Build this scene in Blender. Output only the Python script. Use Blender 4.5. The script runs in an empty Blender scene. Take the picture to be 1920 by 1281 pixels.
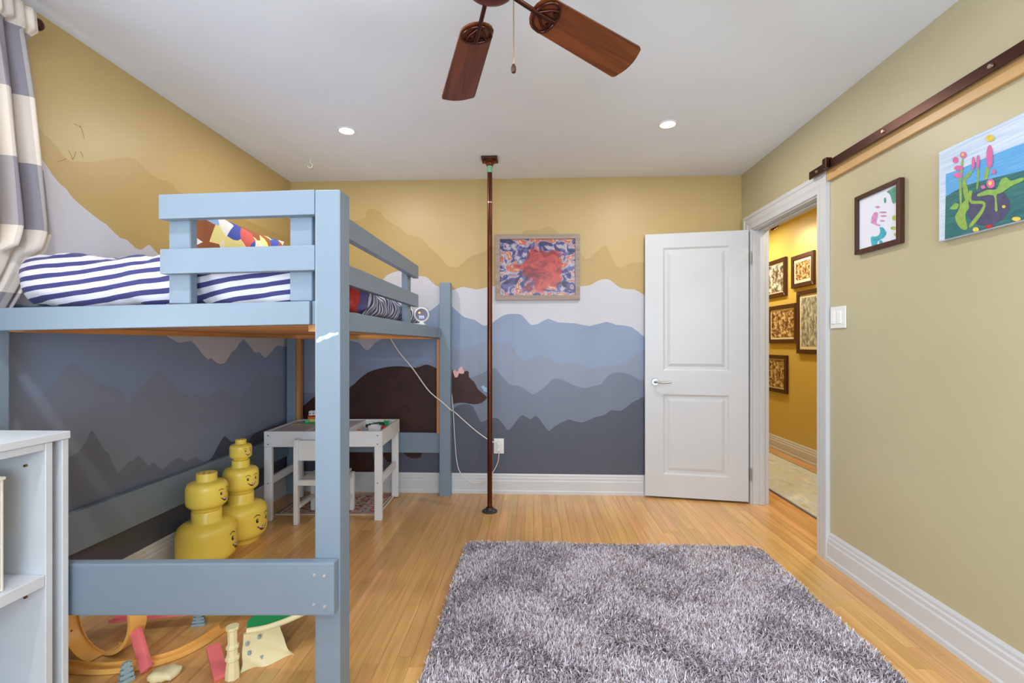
import bpy, bmesh, math, random
import numpy as np
from mathutils import Vector, Matrix, noise as mnoise

random.seed(7)
rng = np.random.default_rng(11)
SC = bpy.context.scene
COL = SC.collection
PI = math.pi
R = math.radians

# ------------------------------------------------------------------ camera, world, lights, exposure
YAW = math.atan(38 / 900.0)
cam_data = bpy.data.cameras.new('camera')
cam_data.sensor_width = 36.0
cam_data.lens = 36.0 * 900.0 / 1920.0
cam_data.shift_y = 4.5 / 1920.0
cam_data.clip_start = 0.02
cam = bpy.data.objects.new('camera', cam_data)
COL.objects.link(cam)
cam.location = (0, 0, 1.17)
cam.rotation_euler = (PI / 2, 0, YAW)
SC.camera = cam

world = bpy.data.worlds.new('world')
SC.world = world
world.use_nodes = True
wb = world.node_tree.nodes['Background']
wb.inputs[0].default_value = (0.62, 0.78, 1.0, 1)
wb.inputs[1].default_value = 1.6

SC.view_settings.view_transform = 'Standard'
SC.view_settings.look = 'None'
SC.view_settings.gamma = 1.0
SC.view_settings.use_curve_mapping = False
SC.view_settings.exposure = 0.0


def area_light(name, loc, rot, sx, sy, power, color, shape='RECTANGLE', spread=PI):
    d = bpy.data.lights.new(name, 'AREA')
    d.shape = shape
    d.size = sx
    d.size_y = sy
    d.energy = power
    d.color = color
    d.spread = spread
    o = bpy.data.objects.new(name, d)
    COL.objects.link(o)
    o.location = loc
    o.rotation_euler = rot
    return o


# daylight standing in the two windows (left wall beside the curtain, wall behind the camera)
area_light('daylight_side', (-2.10, 0.72, 1.55), (0, R(-108), 0), 1.15, 1.25, 74, (0.78, 0.90, 1.0))
area_light('daylight_rear', (0.35, -1.92, 1.38), (R(109), 0, R(4)), 2.1, 1.6, 116, (0.66, 0.83, 1.0))

# ------------------------------------------------------------------ room measures (metres)
XL, XR = -1.932, 1.605
YB, YF = 3.756, -1.75
ZC = 2.465
WT = 0.115          # wall thickness at the doorway
XH = 2.70           # far wall of the hallway

# ------------------------------------------------------------------ helpers


def lin(c):
    out = []
    for v in c:
        v = v / 255.0
        out.append(v / 12.92 if v <= 0.04045 else ((v + 0.055) / 1.055) ** 2.4)
    return tuple(out)


MATS = {}


def mat(name, col, rough=0.5, spec=0.5, metal=0.0, var=0.0, vscale=6.0, bump=0.0, bscale=200.0, stretch=None,
        col2=None, emit=None, estr=0.0, coat=0.0, sheen=0.0, trans=0.0):
    """plain principled material with optional noise colour variation and fine relief"""
    if name in MATS:
        return MATS[name]
    m = bpy.data.materials.new(name)
    m.use_nodes = True
    nt = m.node_tree
    b = nt.nodes['Principled BSDF']
    c = lin(col) + (1,)
    b.inputs['Base Color'].default_value = c
    b.inputs['Roughness'].default_value = rough
    b.inputs['Specular IOR Level'].default_value = spec
    b.inputs['Metallic'].default_value = metal
    b.inputs['Coat Weight'].default_value = coat
    b.inputs['Sheen Weight'].default_value = sheen
    if trans:
        b.inputs['Transmission Weight'].default_value = trans
    if emit:
        b.inputs['Emission Color'].default_value = lin(emit) + (1,)
        b.inputs['Emission Strength'].default_value = estr
    if var or bump:
        tc = nt.nodes.new('ShaderNodeNewGeometry')
        mp = nt.nodes.new('ShaderNodeMapping')
        nt.links.new(tc.outputs['Position'], mp.inputs['Vector'])
        if stretch:
            mp.inputs['Scale'].default_value = stretch
    if var:
        n = nt.nodes.new('ShaderNodeTexNoise')
        n.inputs['Scale'].default_value = vscale
        n.inputs['Detail'].default_value = 4
        nt.links.new(mp.outputs['Vector'], n.inputs['Vector'])
        mx = nt.nodes.new('ShaderNodeMix')
        mx.data_type = 'RGBA'
        d2 = lin(col2) if col2 else tuple(v * (1 - var) for v in c[:3])
        up = c[:3] if col2 else tuple(min(1, v * (1 + var)) for v in c[:3])
        mx.inputs['A'].default_value = d2 + (1,)
        mx.inputs['B'].default_value = up + (1,)
        mr = nt.nodes.new('ShaderNodeMapRange')
        mr.inputs['From Min'].default_value = 0.3
        mr.inputs['From Max'].default_value = 0.7
        nt.links.new(n.outputs['Fac'], mr.inputs['Value'])
        nt.links.new(mr.outputs['Result'], mx.inputs['Factor'])
        nt.links.new(mx.outputs['Result'], b.inputs['Base Color'])
    if bump:
        n2 = nt.nodes.new('ShaderNodeTexNoise')
        n2.inputs['Scale'].default_value = bscale
        n2.inputs['Detail'].default_value = 3
        nt.links.new(mp.outputs['Vector'], n2.inputs['Vector'])
        bp = nt.nodes.new('ShaderNodeBump')
        bp.inputs['Strength'].default_value = bump
        bp.inputs['Distance'].default_value = 0.002
        nt.links.new(n2.outputs['Fac'], bp.inputs['Height'])
        nt.links.new(bp.outputs['Normal'], b.inputs['Normal'])
    MATS[name] = m
    return m


def ramp_mat(name, stops, scale=4.0, rough=0.6, detail=6.0, distort=0.0, kind='noise', stretch=None, coords='Object', interp='LINEAR', spec=0.4):
    """noise or voronoi driving a colour ramp"""
    if name in MATS:
        return MATS[name]
    m = bpy.data.materials.new(name)
    m.use_nodes = True
    nt = m.node_tree
    b = nt.nodes['Principled BSDF']
    b.inputs['Roughness'].default_value = rough
    b.inputs['Specular IOR Level'].default_value = spec
    tc = nt.nodes.new('ShaderNodeTexCoord')
    mp = nt.nodes.new('ShaderNodeMapping')
    nt.links.new(tc.outputs[coords], mp.inputs['Vector'])
    if stretch:
        mp.inputs['Scale'].default_value = stretch
    cr = nt.nodes.new('ShaderNodeValToRGB')
    cr.color_ramp.interpolation = interp
    els = cr.color_ramp.elements
    while len(els) < len(stops):
        els.new(0.5)
    for e, (p, c) in zip(els, stops):
        e.position = p
        e.color = lin(c) + (1,)
    if kind == 'noise':
        n = nt.nodes.new('ShaderNodeTexNoise')
        n.inputs['Scale'].default_value = scale
        n.inputs['Detail'].default_value = detail
        n.inputs['Distortion'].default_value = distort
        out = n.outputs['Fac']
    else:
        n = nt.nodes.new('ShaderNodeTexVoronoi')
        n.inputs['Scale'].default_value = scale
        sp = nt.nodes.new('ShaderNodeSeparateColor')
        nt.links.new(n.outputs['Color'], sp.inputs['Color'])
        out = sp.outputs[0]
    nt.links.new(mp.outputs['Vector'], n.inputs['Vector'])
    nt.links.new(out, cr.inputs['Fac'])
    nt.links.new(cr.outputs['Color'], b.inputs['Base Color'])
    MATS[name] = m
    return m


def wood_mat(name, base, dark, rough=0.35, axis='Y', scale=1.0, rnd=0.0, coat=0.0, coords='Position'):
    """wood: stretched noise grain; rnd adds a tone per object"""
    if name in MATS:
        return MATS[name]
    m = bpy.data.materials.new(name)
    m.use_nodes = True
    nt = m.node_tree
    L = nt.links.new
    b = nt.nodes['Principled BSDF']
    b.inputs['Roughness'].default_value = rough
    b.inputs['Coat Weight'].default_value = coat
    b.inputs['Coat Roughness'].default_value = 0.2
    if coords == 'Position':
        src = nt.nodes.new('ShaderNodeNewGeometry').outputs['Position']
    else:
        src = nt.nodes.new('ShaderNodeTexCoord').outputs['Object']
    oi = nt.nodes.new('ShaderNodeObjectInfo')
    add = nt.nodes.new('ShaderNodeVectorMath')
    add.operation = 'ADD'
    L(src, add.inputs[0])
    sc = nt.nodes.new('ShaderNodeVectorMath')
    sc.operation = 'SCALE'
    sc.inputs[0].default_value = (37.0, 91.0, 53.0)
    if rnd:
        L(oi.outputs['Random'], sc.inputs['Scale'])
    else:
        sc.inputs['Scale'].default_value = 0.0
    L(sc.outputs[0], add.inputs[1])
    mp = nt.nodes.new('ShaderNodeMapping')
    s = {'X': (2, 40, 40), 'Y': (40, 2, 40), 'Z': (40, 40, 2)}[axis]
    mp.inputs['Scale'].default_value = tuple(v * scale for v in s)
    L(add.outputs[0], mp.inputs['Vector'])
    n = nt.nodes.new('ShaderNodeTexNoise')
    n.inputs['Scale'].default_value = 1.0
    n.inputs['Detail'].default_value = 5
    n.inputs['Distortion'].default_value = 0.8
    L(mp.outputs['Vector'], n.inputs['Vector'])
    mx = nt.nodes.new('ShaderNodeMix')
    mx.data_type = 'RGBA'
    mx.inputs['A'].default_value = lin(dark) + (1,)
    mx.inputs['B'].default_value = lin(base) + (1,)
    mr = nt.nodes.new('ShaderNodeMapRange')
    mr.inputs['From Min'].default_value = 0.3
    mr.inputs['From Max'].default_value = 0.62
    L(n.outputs['Fac'], mr.inputs['Value'])
    L(mr.outputs['Result'], mx.inputs['Factor'])
    col = mx.outputs['Result']
    if rnd:
        wn = nt.nodes.new('ShaderNodeTexWhiteNoise')
        wn.noise_dimensions = '1D'
        L(oi.outputs['Random'], wn.inputs['W'])
        hs = nt.nodes.new('ShaderNodeHueSaturation')
        mr2 = nt.nodes.new('ShaderNodeMapRange')
        mr2.inputs['To Min'].default_value = 1.0 - rnd
        mr2.inputs['To Max'].default_value = 1.0 + rnd * 0.7
        L(oi.outputs['Random'], mr2.inputs['Value'])
        L(mr2.outputs['Result'], hs.inputs['Value'])
        mr3 = nt.nodes.new('ShaderNodeMapRange')
        mr3.inputs['To Min'].default_value = 0.490
        mr3.inputs['To Max'].default_value = 0.504
        L(wn.outputs['Value'], mr3.inputs['Value'])
        L(mr3.outputs['Result'], hs.inputs['Hue'])
        L(col, hs.inputs['Color'])
        col = hs.outputs['Color']
    L(col, b.inputs['Base Color'])
    MATS[name] = m
    return m


def bmnew():
    return bmesh.new()


def add_box(bm, x0, x1, y0, y1, z0, z1, bevel=0.0, seg=1):
    m = Matrix.Translation(((x0 + x1) / 2, (y0 + y1) / 2, (z0 + z1) / 2)) @ Matrix.Diagonal((abs(x1 - x0), abs(y1 - y0), abs(z1 - z0), 1))
    r = bmesh.ops.create_cube(bm, size=1.0, matrix=m)
    if bevel:
        es = set()
        for v in r['verts']:
            es.update(v.link_edges)
        bmesh.ops.bevel(bm, geom=list(es), offset=bevel, segments=seg, profile=0.6, affect='EDGES')
    return r


def box(x0, x1, y0, y1, z0, z1, bevel=0.0, seg=1):
    bm = bmnew()
    add_box(bm, x0, x1, y0, y1, z0, z1, bevel, seg)
    return bm


def add_cyl(bm, p0, p1, r0, r1=None, n=20, caps=True):
    p0, p1 = Vector(p0), Vector(p1)
    r1 = r0 if r1 is None else r1
    d = p1 - p0
    q = d.to_track_quat('Z', 'Y').to_matrix().to_4x4()
    m = Matrix.Translation((p0 + p1) / 2) @ q
    bmesh.ops.create_cone(bm, cap_ends=caps, segments=n, radius1=r0, radius2=r1, depth=d.length, matrix=m)


def add_lathe(bm, prof, c=(0, 0, 0), n=32, axis=None):
    """prof: list of (r, z); axis: optional matrix"""
    rings = []
    M = axis or Matrix.Identity(4)
    for r, z in prof:
        if r < 1e-6:
            rings.append([bm.verts.new(M @ Vector((0, 0, z)) + Vector(c))])
        else:
            rings.append([bm.verts.new(M @ Vector((r * math.cos(2 * PI * i / n), r * math.sin(2 * PI * i / n), z)) + Vector(c)) for i in range(n)])
    for a, b in zip(rings, rings[1:]):
        for i in range(n):
            j = (i + 1) % n
            if len(a) == 1 and len(b) == 1:
                continue
            if len(a) == 1:
                bm.faces.new((a[0], b[i], b[j]))
            elif len(b) == 1:
                bm.faces.new((a[i], a[j], b[0]))
            else:
                bm.faces.new((a[i], a[j], b[j], b[i]))
    bmesh.ops.recalc_face_normals(bm, faces=bm.faces[:])


def add_tube(bm, pts, r, n=8):
    pts = [Vector(p) for p in pts]
    prev = None
    rings = []
    for i, p in enumerate(pts):
        d = (pts[min(i + 1, len(pts) - 1)] - pts[max(i - 1, 0)]).normalized()
        if prev is None:
            u = d.orthogonal().normalized()
        else:
            u = (prev - d * prev.dot(d)).normalized()
        prev = u
        w = d.cross(u)
        rings.append([bm.verts.new(p + (u * math.cos(2 * PI * k / n) + w * math.sin(2 * PI * k / n)) * r) for k in range(n)])
    for a, b in zip(rings, rings[1:]):
        for k in range(n):
            bm.faces.new((a[k], a[(k + 1) % n], b[(k + 1) % n], b[k]))
    bm.faces.new(rings[0][::-1])
    bm.faces.new(rings[-1])


def smooth_path(pts, k=6):
    """catmull-rom resample"""
    P = [Vector(p) for p in pts]
    P = [P[0] * 2 - P[1]] + P + [P[-1] * 2 - P[-2]]
    out = []
    for i in range(1, len(P) - 2):
        for j in range(k):
            t = j / k
            a, b, c, d = P[i - 1], P[i], P[i + 1], P[i + 2]
            out.append(0.5 * ((2 * b) + (c - a) * t + (2 * a - 5 * b + 4 * c - d) * t * t + (3 * b - a - 3 * c + d) * t ** 3))
    out.append(P[-2])
    return out


def add_prism(bm, pts, f0, f1):
    """pts: 2d polygon; f0/f1 map (a,b)->Vector for the two ends"""
    va = [bm.verts.new(f0(a, b)) for a, b in pts]
    vb = [bm.verts.new(f1(a, b)) for a, b in pts]
    n = len(pts)
    bm.faces.new(va[::-1])
    bm.faces.new(vb)
    for i in range(n):
        bm.faces.new((va[i], va[(i + 1) % n], vb[(i + 1) % n], vb[i]))
    bmesh.ops.recalc_face_normals(bm, faces=bm.faces[:])


WL = {}          # object name -> world origin


def _finish(name, bm, m, smooth, origin):
    bmesh.ops.translate(bm, verts=bm.verts[:], vec=-Vector(origin))
    me = bpy.data.meshes.new(name)
    bm.to_mesh(me)
    bm.free()
    if smooth is not None:
        me.polygons.foreach_set('use_smooth', [True] * len(me.polygons))
        if smooth < 180:
            me.set_sharp_from_angle(angle=R(smooth))
    if m is not None:
        me.materials.append(m)
    o = bpy.data.objects.new(name, me)
    COL.objects.link(o)
    return o


def tag(o, label=None, cat=None, group=None, kind=None):
    if label:
        o['label'] = label
    if cat:
        o['category'] = cat
    if group:
        o['group'] = group
    if kind:
        o['kind'] = kind
    return o


def thing(name, loc, label, cat, group=None, kind=None):
    o = bpy.data.objects.new(name, None)
    o.empty_display_size = 0.1
    COL.objects.link(o)
    o.location = loc
    WL[o.name] = Vector(loc)
    return tag(o, label, cat, group, kind)


def part(name, bm, m, parent, smooth=None, label=None):
    """mesh built in world coordinates, parented to a thing or a part"""
    org = WL[parent.name]
    o = _finish(name, bm, m, smooth, org)
    o.parent = parent
    WL[o.name] = org
    if label:
        o['label'] = label
    return o


def solid(name, bm, m, label, cat, origin=None, smooth=None, group=None, kind=None):
    """a top-level thing that is one mesh"""
    if origin is None:
        xs = [v.co for v in bm.verts]
        origin = ((min(v.x for v in xs) + max(v.x for v in xs)) / 2, (min(v.y for v in xs) + max(v.y for v in xs)) / 2, min(v.z for v in xs))
    o = _finish(name, bm, m, smooth, origin)
    o.location = origin
    WL[o.name] = Vector(origin)
    return tag(o, label, cat, group, kind)


def flat_back(pts, off, depth=0.0004):
    """polygon (X,Z) painted on the back wall"""
    bm = bmnew()
    add_prism(bm, pts, lambda a, b: Vector((a, YB - off, b)), lambda a, b: Vector((a, YB - off + depth, b)))
    return bm


def flat_left(pts, off, depth=0.0004):
    bm = bmnew()
    add_prism(bm, pts, lambda a, b: Vector((XL + off, a, b)), lambda a, b: Vector((XL + off - depth, a, b)))
    return bm


def flat_right(pts, x, depth=0.0004):
    bm = bmnew()
    add_prism(bm, pts, lambda a, b: Vector((x, a, b)), lambda a, b: Vector((x + depth, a, b)))
    return bm


def smooth_line(pts, k=3):
    return [(v.x, v.y) for v in smooth_path([(a, b, 0) for a, b in pts], k)]


# ------------------------------------------------------------------ materials
M_WALL = mat('ochre_wall_paint', (198, 171, 115), 0.42, 0.5, var=0.05, vscale=1.5, bump=0.12, bscale=260)
M_WALL_DAYLIT = mat('daylit_ochre_wall_paint', (191, 181, 146), 0.42, 0.5, var=0.04, vscale=1.5, bump=0.12, bscale=260)  # same ochre wall, daylight put into the colour as khaki
M_CEIL = mat('ceiling_paint', (238, 245, 255), 0.85, 0.2, var=0.02, vscale=3, bump=0.1, bscale=220)
M_WHITE = mat('white_trim_paint', (207, 208, 210), 0.35, 0.5, var=0.015, vscale=4)
M_HALL = mat('hall_yellow_paint', (208, 180, 92), 0.45, 0.5, var=0.03, vscale=2, bump=0.1, bscale=260)
M_SUB = mat('subfloor', (70, 45, 22), 0.9)
M_PLANK = wood_mat('oak_strip', (222, 174, 108), (202, 150, 86), 0.3, 'Y', 1.0, rnd=0.13, coat=0.25)
M_PLANKX = wood_mat('oak_strip_hall', (222, 172, 108), (202, 146, 84), 0.3, 'Y', 1.0, rnd=0.18, coat=0.25)
M_TAN = mat('mural_tan', (188, 159, 98), 0.42, 0.5, var=0.04, vscale=2, bump=0.1, bscale=260)
M_SNOW = mat('mural_pale_lavender', (202, 201, 208), 0.45, 0.5, var=0.02, vscale=2, bump=0.1, bscale=260)
M_R1 = mat('mural_ridge_pale_blue', (138, 154, 182), 0.45, 0.5, var=0.04, vscale=3, bump=0.1, bscale=260)
M_R2 = mat('mural_ridge_blue_grey', (138, 147, 168), 0.45, 0.5, var=0.04, vscale=3, bump=0.1, bscale=260)
M_R3 = mat('mural_ridge_slate', (116, 124, 142), 0.45, 0.5, var=0.04, vscale=3, bump=0.1, bscale=260)
M_R4 = mat('mural_ridge_dark', (82, 86, 100), 0.45, 0.5, var=0.05, vscale=3, bump=0.1, bscale=260)
M_BEAR = mat('mural_bear_brown', (58, 30, 22), 0.5, 0.4, var=0.25, vscale=14, bump=0.1, bscale=260)
M_BED = mat('bed_grey_blue_paint', (127, 143, 158), 0.42, 0.45, var=0.02, vscale=5, bump=0.05, bscale=300)
M_PINE = wood_mat('raw_pine', (222, 160, 96), (196, 124, 62), 0.5, 'X', 0.6)
M_PINEZ = wood_mat('raw_pine_upright', (205, 145, 84), (176, 110, 56), 0.5, 'Z', 0.6)
M_WALNUT = wood_mat('walnut_blade', (122, 62, 26), (86, 40, 16), 0.3, 'Y', 1.2, coat=0.2, coords='Object')
M_DARKWOOD = wood_mat('dark_frame_wood', (74, 38, 24), (48, 24, 16), 0.4, 'Z', 1.0)
M_BRONZE = mat('bronze_metal', (70, 42, 32), 0.35, 0.5, metal=0.8)
M_COPPER = mat('aged_copper_pole', (96, 52, 34), 0.28, 0.5, metal=0.85, var=0.2, vscale=8)
M_IRON = mat('dark_iron', (74, 70, 72), 0.5, 0.5, metal=0.6)
M_NICKEL = mat('satin_nickel', (165, 162, 158), 0.3, 0.5, metal=0.9)
M_PLASTIC = mat('white_plastic', (236, 236, 234), 0.35, 0.5)
M_YELLOW = mat('yellow_plastic', (253, 222, 92), 0.32, 0.5, var=0.02, vscale=4)
M_INK = mat('dark_ink', (60, 34, 14), 0.5)
M_TEETH = mat('white_ink', (250, 240, 230), 0.5)
M_KIDWHITE = mat('white_furniture_paint', (226, 226, 228), 0.4, 0.5, var=0.02, vscale=6)
M_KIDGREY = mat('grey_furniture_paint', (208, 206, 208), 0.45, 0.5, var=0.02, vscale=6)
M_SHELF = mat('bookcase_laminate', (214, 218, 224), 0.4, 0.5, var=0.015, vscale=5)
M_GLASS = None

# ------------------------------------------------------------------ outlines on the walls, in metres
TAN_BACK = [(-1.372,2.15),(-1.335,2.203),(-1.295,2.239),(-1.248,2.235),(-1.201,2.215),(-1.168,2.168),(-1.101,2.121),(-1.035,2.081),(-0.995,2.041),(-0.948,2.027),(-0.875,2.007),(-0.815,1.934),(-0.749,1.881),(-0.69,1.808),(-0.643,1.775),(-0.584,1.778),(-0.531,1.82),(-0.465,1.866),(-0.4,1.885),(-0.354,1.91),(-0.195,1.97),(-0.084,2.031),(-0.052,2.06),(0.053,2.063),(0.118,2.088),(0.163,2.071),(0.202,2.038),(0.376,1.881),(0.422,1.829),(0.48,1.867),(0.563,1.938),(0.602,1.879),(0.64,1.795),(0.692,1.762),(0.762,1.8),(0.864,1.803),(1.604,1.887)]
SNOW_BACK = [(-1.452,1.53),(-1.248,1.627),(-1.168,1.693),(-1.141,1.719),(-1.048,1.748),(-0.981,1.711),(-0.875,1.704),(-0.822,1.691),(-0.762,1.631),(-0.639,1.595),(-0.584,1.608),(-0.531,1.618),(-0.439,1.597),(-0.354,1.614),(-0.282,1.622),(-0.008,1.579),(0.374,1.619),(0.445,1.625),(0.51,1.661),(0.567,1.674),(0.612,1.661),(0.676,1.608),(0.74,1.595),(0.792,1.591),(0.855,1.556),(0.913,1.53),(1.241,1.437),(1.604,1.518)]
R1_BACK = [(-1.69,1.319),(-1.451,1.197),(-1.376,1.183),(-1.338,1.137),(-1.301,1.12),(-1.273,1.146),(-1.235,1.188),(-1.198,1.204),(-0.918,1.402),(-0.803,1.431),(-0.735,1.485),(-0.663,1.491),(-0.61,1.444),(-0.531,1.379),(-0.452,1.359),(-0.393,1.317),(-0.347,1.319),(-0.308,1.339),(-0.243,1.385),(-0.184,1.404),(-0.125,1.404),(-0.086,1.397),(-0.047,1.358),(-0.008,1.319),(0.051,1.329),(0.122,1.367),(0.2,1.338),(0.329,1.331),(0.445,1.309),(0.574,1.341),(0.651,1.318),(0.766,1.302),(0.868,1.221),(0.919,1.189),(1.241,1.273),(1.604,1.19)]
R2_BACK = [(-1.928,1.004),(-1.85,0.995),(-1.728,1.017),(-1.56,0.979),(-1.451,1.007),(-1.427,1.037),(-1.385,0.998),(-1.338,0.989),(-1.282,0.966),(-1.067,0.953),(-0.918,0.994),(-0.825,1.038),(-0.732,0.99),(-0.639,1.136),(-0.577,1.119),(-0.518,1.136),(-0.466,1.147),(-0.38,1.193),(-0.347,1.182),(-0.269,1.182),(-0.171,1.169),(-0.125,1.097),(-0.073,1.043),(-0.008,1.052),(0.057,1.085),(0.148,1.046),(0.226,1.017),(0.316,1.037),(0.381,1.007),(0.452,0.979),(0.548,0.995),(0.689,1.008),(0.753,1.04),(0.804,1.092),(0.868,1.124),(0.919,1.15),(1.604,1.15)]
R3_BACK = [(-1.928,0.787),(-1.259,0.768),(-0.663,0.855),(-0.584,0.874),(-0.466,0.914),(-0.4,0.934),(-0.354,0.96),(-0.295,0.984),(-0.256,0.941),(-0.177,0.852),(-0.112,0.843),(-0.047,0.811),(0.005,0.775),(0.07,0.811),(0.122,0.857),(0.161,0.896),(0.239,0.89),(0.316,0.851),(0.407,0.826),(0.484,0.845),(0.535,0.859),(0.587,0.923),(0.651,0.949),(0.74,0.937),(0.83,0.892),(0.868,0.892),(0.919,0.879),(1.604,0.863)]
R4_BACK = [(-1.928,0.51),(-1.259,0.515),(-0.705,0.561),(-0.639,0.638),(-0.597,0.678),(-0.531,0.698),(-0.466,0.678),(-0.426,0.6),(-0.393,0.555),(-0.341,0.585),(-0.269,0.585),(-0.216,0.523),(-0.181,0.495),(-0.112,0.583),(-0.073,0.613),(-0.014,0.581),(0.031,0.61),(0.083,0.545),(0.129,0.491),(0.174,0.526),(0.277,0.581),(0.329,0.569),(0.394,0.56),(0.484,0.599),(0.561,0.619),(0.612,0.656),(0.689,0.652),(0.766,0.711),(0.83,0.744),(0.919,0.763),(1.604,0.781)]
BEAR = [(-1.841,0.659),(-1.776,0.715),(-1.728,0.749),(-1.594,0.78),(-1.451,0.822),(-1.376,0.887),(-1.301,0.943),(-1.207,0.975),(-1.104,0.992),(-1.011,0.992),(-0.918,0.981),(-0.862,1.001),(-0.825,1.006),(-0.779,0.99),(-0.732,0.97),(-0.635,0.965),(-0.585,0.958),(-0.539,0.949),(-0.515,0.96),(-0.497,0.945),(-0.497,0.908),(-0.456,0.872),(-0.433,0.826),(-0.41,0.799),(-0.359,0.758),(-0.359,0.739),(-0.4,0.707),(-0.456,0.696),(-0.529,0.706),(-0.585,0.706),(-0.631,0.688),(-0.686,0.614),(-0.714,0.467),(-0.807,0.356),(-0.872,0.3),(-0.881,0.274),(-0.955,0.267),(-1.011,0.303),(-1.039,0.353),(-1.058,0.307),(-1.067,0.242),(-1.142,0.237),(-1.188,0.297),(-1.235,0.342),(-1.263,0.296),(-1.249,0.162),(-1.442,0.157),(-1.573,0.209),(-1.706,0.347),(-1.829,0.607)]
BOW = [(-0.626,0.958),(-0.608,0.965),(-0.585,0.954),(-0.574,0.983),(-0.552,0.992),(-0.539,0.963),(-0.534,0.94),(-0.552,0.934),(-0.575,0.94),(-0.587,0.908),(-0.608,0.906),(-0.617,0.931)]
BIRD = [(-0.405,0.835),(-0.378,0.846),(-0.373,0.831),(-0.355,0.826),(-0.355,0.792),(-0.378,0.797),(-0.389,0.817)]
TAN_LEFT = [(1.737,2.038),(1.818,2.003),(1.842,1.992),(1.88,1.965),(1.919,1.934),(1.966,1.949),(2.028,1.969),(2.101,2.009),(2.216,2.063),(2.27,2.068),(2.319,2.043),(2.395,2.023),(2.468,2.034),(2.506,2.025),(2.545,2.001),(2.702,2.005),(2.932,2.006),(3.755,2.086)]
SNOW_LEFT = [(1.737,1.947),(1.795,1.91),(1.826,1.885),(1.853,1.852),(1.885,1.825),(1.914,1.81),(1.937,1.786),(1.997,1.753),(2.067,1.722),(2.094,1.714),(2.129,1.692),(2.171,1.668),(2.208,1.666),(2.262,1.636),(2.302,1.64),(2.344,1.672),(2.395,1.638),(2.649,1.549),(3.04,1.534),(3.755,1.575)]
R1_LEFT = [(1.647,1.333),(1.775,1.314),(1.973,1.364),(2.216,1.31),(2.474,1.205),(2.551,1.175),(2.642,1.186),(2.73,1.113),(2.762,1.09),(2.784,1.078),(2.812,1.085),(2.863,1.053),(2.935,1.05),(3.01,1.119),(3.049,1.135),(3.137,1.201),(3.26,1.111),(3.321,1.114),(3.393,1.068),(3.493,1.121),(3.563,1.158),(3.646,1.148),(3.755,1.127)]
R2_LEFT = [(1.647,0.901),(1.68,0.917),(1.697,0.926),(1.714,0.928),(1.75,0.952),(1.777,0.97),(1.801,0.966),(1.825,0.98),(1.875,1.029),(1.917,1.078),(1.942,1.091),(1.972,1.064),(2.031,1.009),(2.099,0.976),(2.171,0.96),(2.192,0.905),(2.213,0.885),(2.256,0.916),(2.309,0.966),(2.344,1.001),(2.393,1.033),(2.435,1.011),(2.496,0.97),(2.565,0.896),(2.603,0.896),(2.647,0.866),(2.703,0.893),(2.767,0.846),(2.829,0.873),(2.905,0.894),(2.985,0.853),(3.023,0.849),(3.076,0.79),(3.187,0.866),(3.321,0.973),(3.434,0.939),(3.493,0.921),(3.563,0.938),(3.646,0.906),(3.755,0.885)]
R3_LEFT = [(1.647,0.681),(1.796,0.688),(1.925,0.699),(1.967,0.713),(2.001,0.754),(2.023,0.791),(2.049,0.756),(2.092,0.682),(2.108,0.673),(2.158,0.567),(2.22,0.609),(2.242,0.601),(2.275,0.62),(2.332,0.56),(2.344,0.559),(2.368,0.566),(2.431,0.512),(2.487,0.54),(2.551,0.545),(2.603,0.512),(2.672,0.523),(2.757,0.47),(2.887,0.485),(3.062,0.538),(3.231,0.547),(3.519,0.573),(3.755,0.595)]
R4_LEFT = [(1.647,0.36),(2.344,0.40),(2.709,0.464),(2.757,0.47),(2.817,0.486),(2.869,0.542),(2.935,0.591),(2.997,0.543),(3.062,0.534),(3.165,0.496),(3.216,0.529),(3.268,0.549),(3.451,0.556),(3.755,0.51)]
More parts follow.
